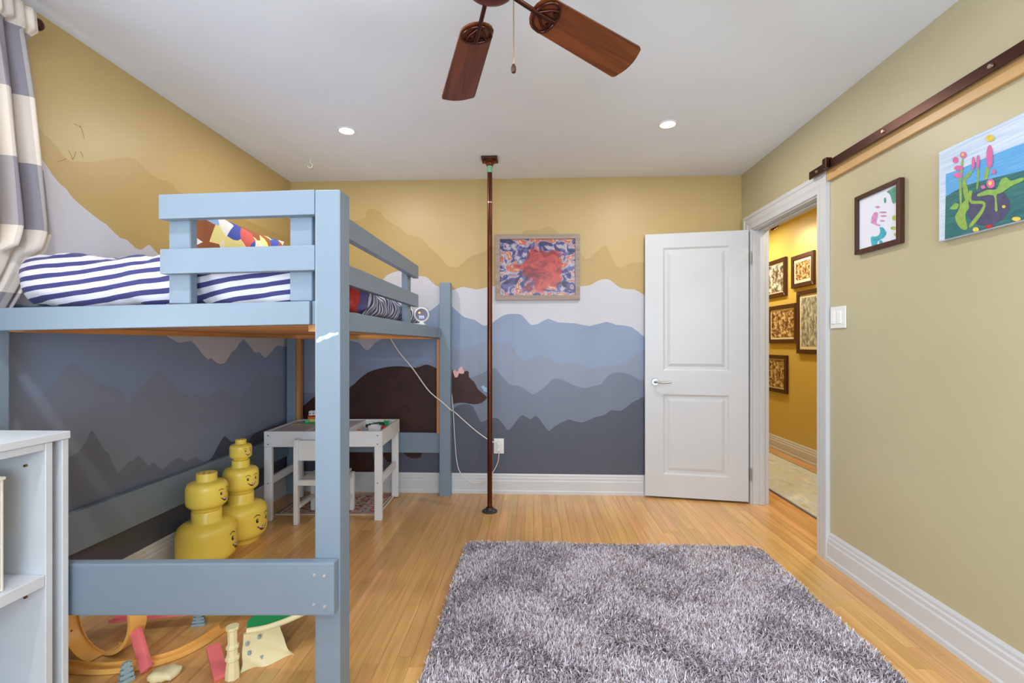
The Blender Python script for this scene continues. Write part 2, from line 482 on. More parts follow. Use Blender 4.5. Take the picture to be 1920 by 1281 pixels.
PAINT = [('sky_band_blue',[(1.9069,1.8208),(1.8605,1.817),(1.7701,1.8202),(1.6884,1.8194),(1.6117,1.8176),(1.5464,1.8179),(1.5464,1.721),(1.6117,1.729),(1.6692,1.733),(1.7489,1.7413),(1.8142,1.7512),(1.8701,1.7403),(1.9069,1.7347)]),('hill_teal',[(1.9069,1.7347),(1.8701,1.7424),(1.8142,1.7492),(1.7489,1.7433),(1.6692,1.7349),(1.6117,1.729),(1.5464,1.721),(1.5464,1.5583),(1.6117,1.5592),(1.9109,1.5612)]),('hill_plum',[(1.8007,1.7102),(1.7283,1.711),(1.6807,1.6804),(1.6579,1.6211),(1.7041,1.5806),(1.7788,1.5953),(1.8142,1.6408),(1.8187,1.6871)]),('stem',[(1.8487,1.7835),(1.8394,1.7803),(1.837,1.7133),(1.837,1.6884),(1.8187,1.6953),(1.8074,1.6635),(1.8232,1.6433),(1.8142,1.5918),(1.8324,1.59),(1.851,1.609),(1.8653,1.6462),(1.8464,1.6745),(1.8473,1.7331)]),('stem',[(1.837,1.8499),(1.8306,1.8474),(1.837,1.7795),(1.8473,1.7831)]),('stem',[(1.7919,1.7922),(1.8052,1.7767),(1.821,1.7658),(1.8119,1.73),(1.8096,1.6804),(1.8278,1.7104),(1.8333,1.77),(1.8187,1.7855),(1.8029,1.7942)]),('stem',[(1.7757,1.7944),(1.768,1.7916),(1.7693,1.7522),(1.7736,1.7217),(1.7796,1.7257),(1.7753,1.7583)]),('stem',[(1.7427,1.7843),(1.7303,1.7778),(1.7373,1.7452),(1.7489,1.7492),(1.7456,1.7677)]),('leaf',[(1.7744,1.702),(1.7365,1.7058),(1.7041,1.6974),(1.6884,1.7246),(1.6692,1.7255),(1.6541,1.7091),(1.6177,1.7076),(1.6159,1.6962),(1.6541,1.6906),(1.6884,1.679),(1.7041,1.6763),(1.7002,1.6254),(1.7101,1.6282),(1.7141,1.6794),(1.7701,1.6927)]),('stem',[(1.8069,1.7253),(1.8105,1.7046),(1.7989,1.6762),(1.7566,1.6624),(1.7605,1.6448),(1.8057,1.6013),(1.7957,1.592),(1.75,1.6367),(1.7496,1.6692),(1.7937,1.6849),(1.7981,1.7019),(1.7946,1.7196)]),('leaf',[(1.8871,1.6839),(1.8653,1.6967),(1.8487,1.6877),(1.8558,1.673),(1.8798,1.6776)]),('flower_pink',[(1.8173,1.8587),(1.819,1.8532),(1.8237,1.8506),(1.8301,1.8514),(1.8366,1.8555),(1.8413,1.8619),(1.8431,1.8689),(1.8413,1.8744),(1.8366,1.8771),(1.8301,1.8761),(1.8237,1.8719),(1.819,1.8655)]),('flower_pink',[(1.851,1.8532),(1.8526,1.848),(1.857,1.8453),(1.8629,1.846),(1.8689,1.8498),(1.8733,1.8558),(1.8749,1.8624),(1.8733,1.8676),(1.8689,1.8703),(1.8629,1.8695),(1.857,1.8656),(1.8526,1.8597)]),('flower_pink',[(1.8292,1.816),(1.8318,1.8124),(1.8389,1.8116),(1.8487,1.814),(1.8586,1.8188),(1.8659,1.8248),(1.8686,1.8304),(1.8659,1.8341),(1.8586,1.8348),(1.8487,1.8323),(1.8389,1.8274),(1.8318,1.8215)]),('flower_pink',[(1.8324,1.7903),(1.8349,1.7862),(1.8417,1.7849),(1.851,1.7869),(1.8605,1.7915),(1.8675,1.7976),(1.8701,1.8036),(1.8675,1.8077),(1.8605,1.8089),(1.851,1.8069),(1.8417,1.8022),(1.8349,1.7962)]),('flower_pink',[(1.7831,1.8152),(1.784,1.8034),(1.7864,1.7955),(1.7897,1.7934),(1.793,1.7979),(1.7954,1.8076),(1.7963,1.8201),(1.7954,1.8319),(1.793,1.8398),(1.7897,1.8418),(1.7864,1.8373),(1.784,1.8275)]),('flower_pink',[(1.765,1.8143),(1.7658,1.8027),(1.7682,1.7948),(1.7714,1.7928),(1.7746,1.7972),(1.777,1.8069),(1.7779,1.8192),(1.777,1.8309),(1.7746,1.8387),(1.7714,1.8407),(1.7682,1.8362),(1.7658,1.8266)]),('flower_pink',[(1.7161,1.8131),(1.7177,1.7935),(1.7222,1.7803),(1.7283,1.7771),(1.7344,1.7848),(1.7389,1.8015),(1.7406,1.8227),(1.7389,1.8426),(1.7344,1.8557),(1.7283,1.8587),(1.7222,1.8507),(1.7177,1.834)]),('flower_pink',[(1.7089,1.7181),(1.7109,1.7107),(1.7165,1.7066),(1.7242,1.7069),(1.7319,1.7116),(1.7377,1.7195),(1.7398,1.7284),(1.7377,1.7359),(1.7319,1.74),(1.7242,1.7395),(1.7165,1.7347),(1.7109,1.7269)]),('flower_pink',[(1.7439,1.718),(1.745,1.7149),(1.7481,1.7133),(1.7523,1.7137),(1.7565,1.716),(1.7596,1.7196),(1.7607,1.7235),(1.7596,1.7267),(1.7565,1.7283),(1.7523,1.7279),(1.7481,1.7255),(1.745,1.7219)]),('flower_pink',[(1.7061,1.7575),(1.707,1.7536),(1.7095,1.7513),(1.7129,1.7514),(1.7163,1.7538),(1.7188,1.7578),(1.7197,1.7623),(1.7188,1.7663),(1.7163,1.7685),(1.7129,1.7684),(1.7095,1.766),(1.707,1.762)]),('flower_yellow',[(1.7109,1.8745),(1.7129,1.8696),(1.7185,1.8678),(1.7262,1.8695),(1.734,1.8743),(1.7397,1.881),(1.7418,1.8878),(1.7397,1.8928),(1.734,1.8946),(1.7262,1.8928),(1.7185,1.8879),(1.7129,1.8812)]),('flower_yellow',[(1.826,1.863),(1.8267,1.8602),(1.8287,1.8587),(1.8315,1.8589),(1.8343,1.8608),(1.8363,1.8639),(1.837,1.8673),(1.8363,1.8701),(1.8343,1.8716),(1.8315,1.8713),(1.8287,1.8694),(1.8267,1.8663)]),('flower_yellow',[(1.7197,1.7237),(1.7206,1.7201),(1.723,1.718),(1.7262,1.7181),(1.7295,1.7202),(1.7319,1.7238),(1.7328,1.728),(1.7319,1.7316),(1.7295,1.7337),(1.7262,1.7336),(1.723,1.7315),(1.7206,1.7278)]),('flower_yellow',[(1.7676,1.5746),(1.7692,1.5706),(1.7736,1.5684),(1.7796,1.5686),(1.7857,1.5712),(1.7902,1.5755),(1.7919,1.5804),(1.7902,1.5844),(1.7857,1.5866),(1.7796,1.5863),(1.7736,1.5836),(1.7692,1.5793)]),('flower_yellow',[(1.6213,1.5743),(1.6232,1.5712),(1.6285,1.5699),(1.6357,1.5707),(1.643,1.5736),(1.6484,1.5777),(1.6504,1.5819),(1.6484,1.5851),(1.643,1.5864),(1.6357,1.5854),(1.6285,1.5825),(1.6232,1.5785)]),('flower_yellow',[(1.6715,1.6287),(1.6723,1.6263),(1.6745,1.625),(1.6776,1.6251),(1.6807,1.6267),(1.6829,1.6293),(1.6837,1.6322),(1.6829,1.6346),(1.6807,1.6359),(1.6776,1.6357),(1.6745,1.6341),(1.6723,1.6315)]),('flower_red',[(1.7129,1.572),(1.7149,1.5686),(1.7205,1.5671),(1.7283,1.568),(1.7361,1.5709),(1.7418,1.5751),(1.7439,1.5796),(1.7418,1.583),(1.7361,1.5844),(1.7283,1.5835),(1.7205,1.5805),(1.7149,1.5763)])]
HAND = [('pink_print',[(2.3266,1.739),(2.3219,1.7643),(2.3033,1.7825),(2.2804,1.7729),(2.2849,1.7481),(2.2895,1.728),(2.2624,1.7131),(2.2804,1.7126)]),('pink_print',[(2.2251,1.7611),(2.2283,1.7599),(2.237,1.7607),(2.2491,1.7635),(2.2613,1.7673),(2.2703,1.7713),(2.2736,1.7743),(2.2703,1.7755),(2.2613,1.7746),(2.2491,1.7718),(2.237,1.7679),(2.2283,1.764)]),('pink_print',[(2.2238,1.7442),(2.2266,1.7429),(2.2342,1.7434),(2.2447,1.7456),(2.2553,1.7489),(2.2631,1.7526),(2.266,1.7554),(2.2631,1.7568),(2.2553,1.7562),(2.2447,1.7539),(2.2342,1.7506),(2.2266,1.747)]),('pink_print',[(2.2368,1.7259),(2.2389,1.7244),(2.2447,1.7243),(2.2526,1.7258),(2.2606,1.7284),(2.2665,1.7314),(2.2686,1.7341),(2.2665,1.7356),(2.2606,1.7357),(2.2526,1.7342),(2.2447,1.7316),(2.2389,1.7286)]),('pink_print',[(2.2682,1.7972),(2.2701,1.795),(2.2754,1.7944),(2.2826,1.7958),(2.2899,1.7986),(2.2953,1.8021),(2.2973,1.8055),(2.2953,1.8077),(2.2899,1.8082),(2.2826,1.8068),(2.2754,1.804),(2.2701,1.8005)]),('blue_print',[(2.2713,1.7056),(2.2491,1.6985),(2.2273,1.6694),(2.2447,1.651),(2.2804,1.6426),(2.2895,1.6249),(2.3172,1.6256),(2.3266,1.6724),(2.2895,1.6674),(2.2669,1.6786)]),('blue_print',[(2.2513,1.6331),(2.2528,1.6294),(2.2568,1.6273),(2.2624,1.6274),(2.268,1.6297),(2.2721,1.6335),(2.2736,1.6379),(2.2721,1.6416),(2.268,1.6437),(2.2624,1.6436),(2.2568,1.6413),(2.2528,1.6375)]),('green_print',[(2.2273,1.8539),(2.2017,1.8584),(2.1685,1.857),(2.1644,1.8062),(2.1808,1.7863),(2.1933,1.7993),(2.2059,1.8346)]),('green_print',[(2.229,1.8163),(2.2299,1.8102),(2.2325,1.8063),(2.2359,1.8056),(2.2394,1.8083),(2.242,1.8137),(2.2429,1.8204),(2.242,1.8266),(2.2394,1.8305),(2.2359,1.8311),(2.2325,1.8283),(2.2299,1.8229)]),('lime_print',[(2.1677,1.7206),(2.1694,1.7152),(2.1742,1.7121),(2.1808,1.7122),(2.1874,1.7155),(2.1923,1.7211),(2.1941,1.7275),(2.1923,1.733),(2.1874,1.736),(2.1808,1.7359),(2.1742,1.7325),(2.1694,1.7269)]),('lime_print',[(2.1677,1.6757),(2.17,1.6724),(2.1763,1.6711),(2.1849,1.6721),(2.1937,1.6752),(2.2001,1.6796),(2.2025,1.6841),(2.2001,1.6875),(2.1937,1.6888),(2.1849,1.6877),(2.1763,1.6845),(2.17,1.6802)]),('lime_print',[(2.162,1.6466),(2.1634,1.6431),(2.1672,1.6411),(2.1726,1.6413),(2.1779,1.6435),(2.1818,1.6472),(2.1833,1.6514),(2.1818,1.655),(2.1779,1.657),(2.1726,1.6568),(2.1672,1.6545),(2.1634,1.6508)])]

# ================================================================== STRUCTURE
# ---- floor of oak strips
def strip_floor(name, x0, x1, y0, y1, m, label, w=0.0571, lo=0.95, hi=1.75):
    f = solid(name, box(x0, x1, y0, y1, -0.06, -0.0185), M_SUB, label, 'floor', origin=((x0 + x1) / 2, (y0 + y1) / 2, 0), kind='structure')
    org = WL[f.name]
    me = None
    n = int(math.ceil((x1 - x0) / w))
    rr = random.Random(name)
    for i in range(n):
        xa = x0 + i * w
        xb = min(x1, xa + w)
        if xb - xa < 0.006:
            continue
        y = y0 - rr.uniform(0, 0.8)
        while y < y1:
            ln = rr.uniform(lo, hi)
            ya, yb = max(y, y0), min(y + ln, y1)
            y += ln
            if yb - ya < 0.03:
                continue
            if me is None:
                bm = bmnew()
                add_box(bm, -0.5, 0.5, -0.5, 0.5, -0.5, 0.5)
                me = bpy.data.meshes.new('plank')
                bm.to_mesh(me)
                bm.free()
                me.materials.append(m)
            o = bpy.data.objects.new('plank', me)
            COL.objects.link(o)
            o.parent = f
            lift = rr.uniform(-0.0003, 0.0)
            o.location = (((xa + xb) / 2 - org.x), ((ya + yb) / 2 - org.y), -0.0095 + lift)
            o.scale = (xb - xa - 0.0009, yb - ya - 0.0009, 0.019)
    return f


strip_floor('floor', XL, XR, YF, YB, M_PLANK, 'bedroom floor of narrow honey oak strips')
strip_floor('floor_hall', XR, XH, 1.6, 6.6, M_PLANKX, 'hallway floor of oak strips beyond the doorway', lo=1.6, hi=2.6)

solid('ceiling', box(XL - 0.15, XR + WT, YF - 0.15, YB + 0.15, ZC, ZC + 0.1), M_CEIL, 'flat pale grey bedroom ceiling', 'ceiling', kind='structure')
solid('ceiling_hall', box(XR + WT, XH + 0.12, 1.5, 6.7, ZC, ZC + 0.1), M_CEIL, 'hallway ceiling beyond the doorway', 'ceiling', kind='structure')

wall_back = solid('wall_back', box(XL - 0.15, XR + WT, YB, YB + 0.15, -0.06, ZC), M_WALL, 'ochre far wall painted with blue mountain mural and bear', 'wall', kind='structure')
bm = bmnew()
WY0, WY1, WZ0, WZ1 = 0.10, 1.34, 0.98, 2.12
add_box(bm, XL - 0.15, XL, YF - 0.15, WY0, -0.06, ZC)
add_box(bm, XL - 0.15, XL, WY1, YB, -0.06, ZC)
add_box(bm, XL - 0.15, XL, WY0, WY1, -0.06, WZ0)
add_box(bm, XL - 0.15, XL, WY0, WY1, WZ1, ZC)
wall_left = solid('wall_left', bm, M_WALL, 'ochre side wall with mountain mural behind the loft bed', 'wall', kind='structure')
bm = bmnew()
DY0, DY1, DZ = 2.762, 3.582, 2.015
add_box(bm, XR, XR + WT, YF - 0.15, DY0, -0.06, ZC)
add_box(bm, XR, XR + WT, DY1, YB, -0.06, ZC)
add_box(bm, XR, XR + WT, DY0, DY1, DZ, ZC)
wall_right = solid('wall_right', bm, M_WALL_DAYLIT, 'plain ochre side wall around the open doorway, daylight painted in as khaki', 'wall', kind='structure')
bm = bmnew()
FX0, FX1, FZ0, FZ1 = -0.72, 1.42, 0.55, 2.18
add_box(bm, XL, FX0, YF - 0.15, YF, -0.06, ZC)
add_box(bm, FX1, XR, YF - 0.15, YF, -0.06, ZC)
add_box(bm, FX0, FX1, YF - 0.15, YF, -0.06, FZ0)
add_box(bm, FX0, FX1, YF - 0.15, YF, FZ1, ZC)
solid('wall_front', bm, M_WALL, 'ochre wall with wide window behind the viewer', 'wall', kind='structure')
# hallway shell
bm = bmnew()
add_box(bm, XH, XH + 0.12, 1.5, 6.7, -0.06, ZC)
solid('wall_hall', bm, M_HALL, 'golden yellow hallway wall hung with framed photographs', 'wall', kind='structure')
solid('wall_hall_end', box(XR + WT, XH, 6.6, 6.7, -0.06, ZC), M_HALL, 'end wall of the yellow hallway', 'wall', kind='structure')
solid('wall_hall_start', box(XR + WT, XH, 1.5, 1.6, -0.06, ZC), M_HALL, 'near end wall of the yellow hallway', 'wall', kind='structure')
solid('wall_hall_side', box(XR, XR + WT, YB + 0.15, 6.7, -0.06, ZC), M_HALL, 'inner side wall of the hallway past the bedroom', 'wall', kind='structure')


# ---- windows outside the frame that light the room
def glass():
    m = bpy.data.materials.new('window_glass')
    m.use_nodes = True
    nt = m.node_tree
    nt.nodes.remove(nt.nodes['Principled BSDF'])
    t = nt.nodes.new('ShaderNodeBsdfTransparent')
    g = nt.nodes.new('ShaderNodeBsdfGlossy')
    g.inputs['Roughness'].default_value = 0.02
    fr = nt.nodes.new('ShaderNodeFresnel')
    mx = nt.nodes.new('ShaderNodeMixShader')
    nt.links.new(fr.outputs[0], mx.inputs[0])
    nt.links.new(t.outputs[0], mx.inputs[1])
    nt.links.new(g.outputs[0], mx.inputs[2])
    nt.links.new(mx.outputs[0], nt.nodes['Material Output'].inputs[0])
    return m


M_GLASS = glass()
w1 = thing('window_1', (XL - 0.07, (WY0 + WY1) / 2, WZ0), 'white framed window in the mural side wall', 'window', kind='structure')
fx0, fx1 = XL - 0.10, XL - 0.05
for nm, y0, y1, z0, z1 in (('window_frame', WY0, WY0 + 0.05, WZ0, WZ1), ('window_frame', WY1 - 0.05, WY1, WZ0, WZ1), ('window_frame', WY0 + 0.05, WY1 - 0.05, WZ1 - 0.05, WZ1),
                           ('window_frame', WY0 + 0.05, WY1 - 0.05, WZ0, WZ0 + 0.05), ('mullion', (WY0 + WY1) / 2 - 0.02, (WY0 + WY1) / 2 + 0.02, WZ0 + 0.05, WZ1 - 0.05)):
    part(nm, box(fx0, fx1, y0, y1, z0, z1, 0.004), M_WHITE, w1)
for y0, y1 in ((WY0 + 0.05, (WY0 + WY1) / 2 - 0.02), ((WY0 + WY1) / 2 + 0.02, WY1 - 0.05)):
    part('pane', box(XL - 0.078, XL - 0.074, y0, y1, WZ0 + 0.05, WZ1 - 0.05), M_GLASS, w1)
w2 = thing('window_2', (0.35, YF - 0.07, FZ0), 'wide white framed window behind the viewer', 'window', kind='structure')
for nm, x0, x1, z0, z1 in (('window_frame', FX0, FX0 + 0.05, FZ0, FZ1), ('window_frame', FX1 - 0.05, FX1, FZ0, FZ1), ('window_frame', FX0 + 0.05, FX1 - 0.05, FZ1 - 0.05, FZ1),
                           ('window_frame', FX0 + 0.05, FX1 - 0.05, FZ0, FZ0 + 0.05), ('mullion', 0.33, 0.37, FZ0 + 0.05, FZ1 - 0.05)):
    part(nm, box(x0, x1, YF - 0.10, YF - 0.05, z0, z1, 0.004), M_WHITE, w2)
for x0, x1 in ((FX0 + 0.05, 0.33), (0.37, FX1 - 0.05)):
    part('pane', box(x0, x1, YF - 0.078, YF - 0.074, FZ0 + 0.05, FZ1 - 0.05), M_GLASS, w2)

# ---- baseboards
BPROF = [(0, 0), (0.021, 0), (0.021, 0.022), (0.0165, 0.030), (0.0165, 0.098), (0.0125, 0.106), (0.0125, 0.122), (0.0085, 0.130), (0.0085, 0.142), (0.004, 0.155), (0, 0.155)]


def baseboard(name, p0, p1, nrm, label):
    bm = bmnew()
    p0, p1, nrm = Vector(p0), Vector(p1), Vector(nrm)
    add_prism(bm, BPROF, lambda a, b: p0 + nrm * a + Vector((0, 0, b)), lambda a, b: p1 + nrm * a + Vector((0, 0, b)))
    return solid(name, bm, M_WHITE, label, 'baseboard', kind='structure')


baseboard('baseboard_back', (XL + 0.021, YB, 0), (XR, YB, 0), (0, -1, 0), 'white stepped baseboard under the mural on the far wall')
baseboard('baseboard_left', (XL, YF, 0), (XL, YB, 0), (1, 0, 0), 'white baseboard along the mural side wall under the bed')
baseboard('baseboard_right', (XR, YF, 0), (XR, 2.662, 0), (-1, 0, 0), 'tall white baseboard along the doorway wall')
baseboard('baseboard_hall', (XH, 1.6, 0), (XH, 6.6, 0), (-1, 0, 0), 'white baseboard along the yellow hallway wall')

# ---- mural
LAY = 0.0006


def ridge_sheet(line, zb, f, back):
    """thin coat of paint from the skirting up to a ridge line, as a strip of quads"""
    p = [line[0]]
    for q in line[1:]:
        p.append((max(q[0], p[-1][0] + 0.0008), q[1]))
    bm = bmnew()
    rows = []
    for a, b in p:
        b = max(b, zb + 0.002)
        rows.append([bm.verts.new(f(a, zb)), bm.verts.new(f(a, b)), bm.verts.new(f(a, b) + back), bm.verts.new(f(a, zb) + back)])
    for r, s in zip(rows, rows[1:]):
        for i in range(4):
            j = (i + 1) % 4
            bm.faces.new((r[i], s[i], s[j], r[j]))
    bm.faces.new(rows[0])
    bm.faces.new(rows[-1][::-1])
    bmesh.ops.recalc_face_normals(bm, faces=bm.faces[:])
    return bm


def ridge_back(pts, k, m, name, x0=XL, x1=XR, zb=0.15, sm=2):
    p = [q for q in pts if x0 < q[0] < x1]
    p = [(x0, p[0][1])] + p + [(x1, p[-1][1])]
    p = smooth_line(p, sm)
    return part(name, ridge_sheet(p, zb, lambda a, b: Vector((a, YB - k, b)), Vector((0, LAY * 0.6, 0))), m, wall_back)


def ridge_left(pts, k, m, name, zb=0.15, sm=2):
    y0, y1 = 1.42, YB - 0.0045
    p = [q for q in pts if y0 < q[0] < y1]
    p = [(y0, p[0][1])] + p + [(y1, p[-1][1])]
    p = [(a, max(b, zb + 0.003)) for a, b in smooth_line(p, sm)]
    return part(name, ridge_sheet(p, zb, lambda a, b: Vector((XL + k, a, b)), Vector((-LAY * 0.6, 0, 0))), m, wall_left)


for i, (pb, pl, m, nm) in enumerate(((TAN_BACK, TAN_LEFT, M_TAN, 'painted_tan_ridge'), (SNOW_BACK, SNOW_LEFT, M_SNOW, 'painted_snow_ridge'), (R1_BACK, R1_LEFT, M_R1, 'painted_pale_blue_ridge'),
                                     (R2_BACK, R2_LEFT, M_R2, 'painted_blue_grey_ridge'), (R3_BACK, R3_LEFT, M_R3, 'painted_slate_ridge'), (R4_BACK, R4_LEFT, M_R4, 'painted_dark_ridge'))):
    ridge_back(pb, LAY * (i + 1), m, nm)
    ridge_left(pl, LAY * (i + 1), m, nm)
part('painted_bear', flat_back(smooth_line(BEAR + [BEAR[0]], 2)[:-1], LAY * 7), M_BEAR, wall_back, label='dark brown walking bear painted on the mural')
part('painted_bow', flat_back(BOW, LAY * 8), mat('mural_pink', (232, 178, 176), 0.5), wall_back, label='pink bow on the painted bear')
part('painted_bird', flat_back(BIRD, LAY * 8), mat('mural_bird_blue', (150, 190, 222), 0.5), wall_back, label='small blue bird on the painted bear nose')

# faint pencil scribbles high on the side wall
for (ya, za), (yb, zb_) in [((1.944, 2.099), (1.977, 2.096)), ((1.973, 2.103), (1.992, 2.052)), ((1.921, 1.977), (1.939, 1.944)), ((1.939, 1.944), (1.953, 1.986)), ((1.973, 1.993), (1.987, 1.972)), ((1.871, 1.909), (1.911, 1.938))]:
    bm = bmnew()
    add_tube(bm, [(XL + LAY * 2.2, ya, za), (XL + LAY * 2.2, (ya + yb) / 2 + 0.003, (za + zb_) / 2 + 0.002), (XL + LAY * 2.2, yb, zb_)], 0.0006, 6)
    part('pencil_mark', bm, mat('pencil', (168, 138, 88), 0.7), wall_left)

# ---- door casing and jamb
tr = thing('trim_1', (XR, DY0, 0), 'white moulded casing and jamb around the open doorway', 'trim', kind='structure')
CZ = 2.112
prof = [(0, 0), (0.022, 0), (0.022, 0.022), (0.017, 0.028), (0.017, 0.06), (0.012, 0.075), (0.012, 0.098), (0.009, 0.104), (0.0, 0.104)]
bm = bmnew()
add_prism(bm, prof, lambda a, b: Vector((XR - a, 2.660 + b, 0)), lambda a, b: Vector((XR - a, 2.660 + b, CZ - b)))
part('casing', bm, M_WHITE, tr)
bm = bmnew()
add_prism(bm, prof, lambda a, b: Vector((XR - a, 3.684 - b, 0)), lambda a, b: Vector((XR - a, 3.684 - b, CZ - b)))
part('casing', bm, M_WHITE, tr)
bm = bmnew()
add_prism(bm, prof, lambda a, b: Vector((XR - a, 2.660 + b, CZ - b)), lambda a, b: Vector((XR - a, 3.684 - b, CZ - b)))
part('casing', bm, M_WHITE, tr)
part('jamb', box(XR, XR + WT, DY0 + 0.0005, DY0 + 0.016, 0, DZ - 0.0165, 0.001), M_WHITE, tr)
part('jamb', box(XR, XR + WT, DY1 - 0.016, DY1 - 0.0005, 0, DZ - 0.0165, 0.001), M_WHITE, tr)
part('jamb', box(XR, XR + WT, DY0 + 0.0005, DY1 - 0.0005, DZ - 0.016, DZ - 0.0005, 0.001), M_WHITE, tr)
part('door_stop', box(XR + 0.045, XR + 0.08, DY1 - 0.028, DY1 - 0.0165, 0, DZ - 0.017, 0.002), M_WHITE, tr)
part('door_stop', box(XR + 0.045, XR + 0.08, DY0 + 0.0165, DY0 + 0.028, 0, DZ - 0.017, 0.002), M_WHITE, tr)
part('door_stop', box(XR + 0.045, XR + 0.08, DY0 + 0.029, DY1 - 0.029, DZ - 0.028, DZ - 0.017, 0.002), M_WHITE, tr)

# ---- open panel door
HP, FP = Vector((1.578, 3.573, 0)), Vector((0.858, 3.694, 0))
du = (FP - HP).normalized()
dn = Vector((-du.y, du.x, 0))
if dn.y < 0:
    dn = -dn
DW = (FP - HP).length
door = thing('door_1', HP, 'white two panel door standing open against the mural wall', 'door', kind='structure')


def dp(u, n, z):
    return HP + du * u + dn * n + Vector((0, 0, z))


bm = bmnew()
us = [0, DW * 0.18, DW * 0.82, DW]
zs = [0.016, 0.185, 0.79, 0.97, 1.895, 2.002]
grid = {}
for i, u in enumerate(us):
    for j, z in enumerate(zs):
        grid[i, j] = bm.verts.new(dp(u, 0, z))
for i in range(3):
    for j in range(5):
        q = [grid[i, j], grid[i + 1, j], grid[i + 1, j + 1], grid[i, j + 1]]
        if i == 1 and j in (1, 3):
            ring = q
            for ins, dep in ((0.014, 0.009), (0.03, 0.0095), (0.052, 0.003)):
                a, b, c, d = us[1] + ins, us[2] - ins, zs[j] + ins, zs[j + 1] - ins
                nr = [bm.verts.new(dp(a, dep, c)), bm.verts.new(dp(b, dep, c)), bm.verts.new(dp(b, dep, d)), bm.verts.new(dp(a, dep, d))]
                for k in range(4):
                    bm.faces.new((ring[k], ring[(k + 1) % 4], nr[(k + 1) % 4], nr[k]))
                ring = nr
            bm.faces.new(ring)
        else:
            bm.faces.new(q)
bk = [bm.verts.new(dp(u, 0.035, z)) for u, z in ((0, zs[0]), (DW, zs[0]), (DW, zs[-1]), (0, zs[-1]))]
bm.faces.new(bk)
fr = [grid[0, j] for j in range(6)]
bm.faces.new(fr + [bk[3], bk[0]])
bm.faces.new([grid[3, j] for j in range(6)] + [bk[2], bk[1]])
bm.faces.new([grid[i, 0] for i in range(4)] + [bk[1], bk[0]])
bm.faces.new([grid[i, 5] for i in range(4)] + [bk[2], bk[3]])
bmesh.ops.recalc_face_normals(bm, faces=bm.faces[:])
leaf = part('door_leaf', bm, M_WHITE, door)
hu, hz = DW * 0.9, 0.882
bm = bmnew()
add_cyl(bm, dp(hu, 0.0, hz), dp(hu, -0.010, hz), 0.029, 0.026, 28)
rose = part('handle_rose', bm, M_NICKEL, door, 40)
bm = bmnew()
add_tube(bm, smooth_path([dp(hu, -0.006, hz), dp(hu, -0.04, hz), dp(hu - 0.02, -0.048, hz + 0.002), dp(hu - 0.06, -0.048, hz - 0.004), dp(hu - 0.115, -0.046, hz + 0.004)], 5), 0.0075, 10)
part('lever', bm, M_NICKEL, rose, 60)
part('latch_plate', box(-0.001, 0.003, -0.012, 0.012, hz - 0.03, hz + 0.03), mat('brass', (150, 100, 60), 0.35, metal=0.8), door)
o = bpy.data.objects[door.children[-1].name]
for v in o.data.vertices:
    w = v.co + HP
    v.co = dp(DW + w.x, 0.0175 + w.y, w.z) - HP
for z in (0.22, 1.80):
    bm = bmnew()
    add_cyl(bm, (1.588, 3.565, z - 0.045), (1.588, 3.565, z + 0.045), 0.007, n=12)
    part('hinge', bm, mat('hinge_steel', (150, 150, 150), 0.4, metal=0.7), door, 40)

# ================================================================== LOFT BED
bed = thing('loft_bed', (-1.28, 2.6, 0), 'grey-blue painted wooden loft bed with guard rails', 'bed')
PX0, PX1 = -0.705, -0.622       # outer posts
KS = 0.018                      # the near end sits a touch out of level


def tilt(bm, k=KS, x0=-0.7):
    for v in bm.verts:
        v.co.z += k * (v.co.x - x0)
    return bm


post_near = part('post', box(PX0, PX1, 1.53, 1.612, 0, 1.671, 0.004, 2), M_BED, bed)
part('post', box(-0.712, -0.628, 3.655, 3.732, 0, 1.641, 0.004, 2), M_BED, bed)
part('post', box(-1.908, -1.836, 1.53, 1.612, 0, 1.285, 0.004, 2), M_BED, bed)
part('post', box(-1.908, -1.838, 3.655, 3.732, 0, 1.30, 0.004, 2), M_BED, bed)
# main rails
part('end_rail', tilt(box(-1.836, -0.725, 1.533, 1.568, 1.234, 1.310, 0.003, 2)), M_BED, bed)
part('end_rail_block', tilt(box(-0.722, -0.7055, 1.545, 1.60, 1.234, 1.311, 0.002)), M_BED, bed)
part('end_rail', box(-1.836, -0.714, 3.69, 3.725, 1.215, 1.29, 0.003, 2), M_BED, bed)
part('side_rail', box(-0.735, -0.700, 1.614, 3.60, 1.218, 1.292, 0.003, 2), M_BED, bed)
part('side_rail_block', box(-0.735, -0.698, 3.603, 3.653, 1.215, 1.288, 0.002), M_BED, bed)
part('side_rail', box(-1.905, -1.870, 1.614, 3.653, 1.218, 1.292, 0.003, 2), M_BED, bed)
# low rails
lr = part('low_rail', tilt(box(-1.905, -0.6265, 1.493, 1.5285, 0.309, 0.4775, 0.006, 2), 0.024, -0.63), M_BED, bed)
part('low_rail', box(-1.925, -1.890, 1.615, 3.652, 0.302, 0.472, 0.004, 2), M_BED, bed)
part('low_rail', box(-1.83, -0.714, 3.70, 3.732, 0.322, 0.478, 0.004, 2), M_BED, bed)
for x, z in ((-0.690, 0.437), (-0.658, 0.435), (-0.692, 0.343), (-0.657, 0.338)):
    bm = bmnew()
    add_cyl(bm, (x, 1.4935, z), (x, 1.490, z), 0.0055, 0.004, 12)
    part('screw_head', bm, mat('zinc', (205, 205, 210), 0.35, metal=0.6), bed, 40)
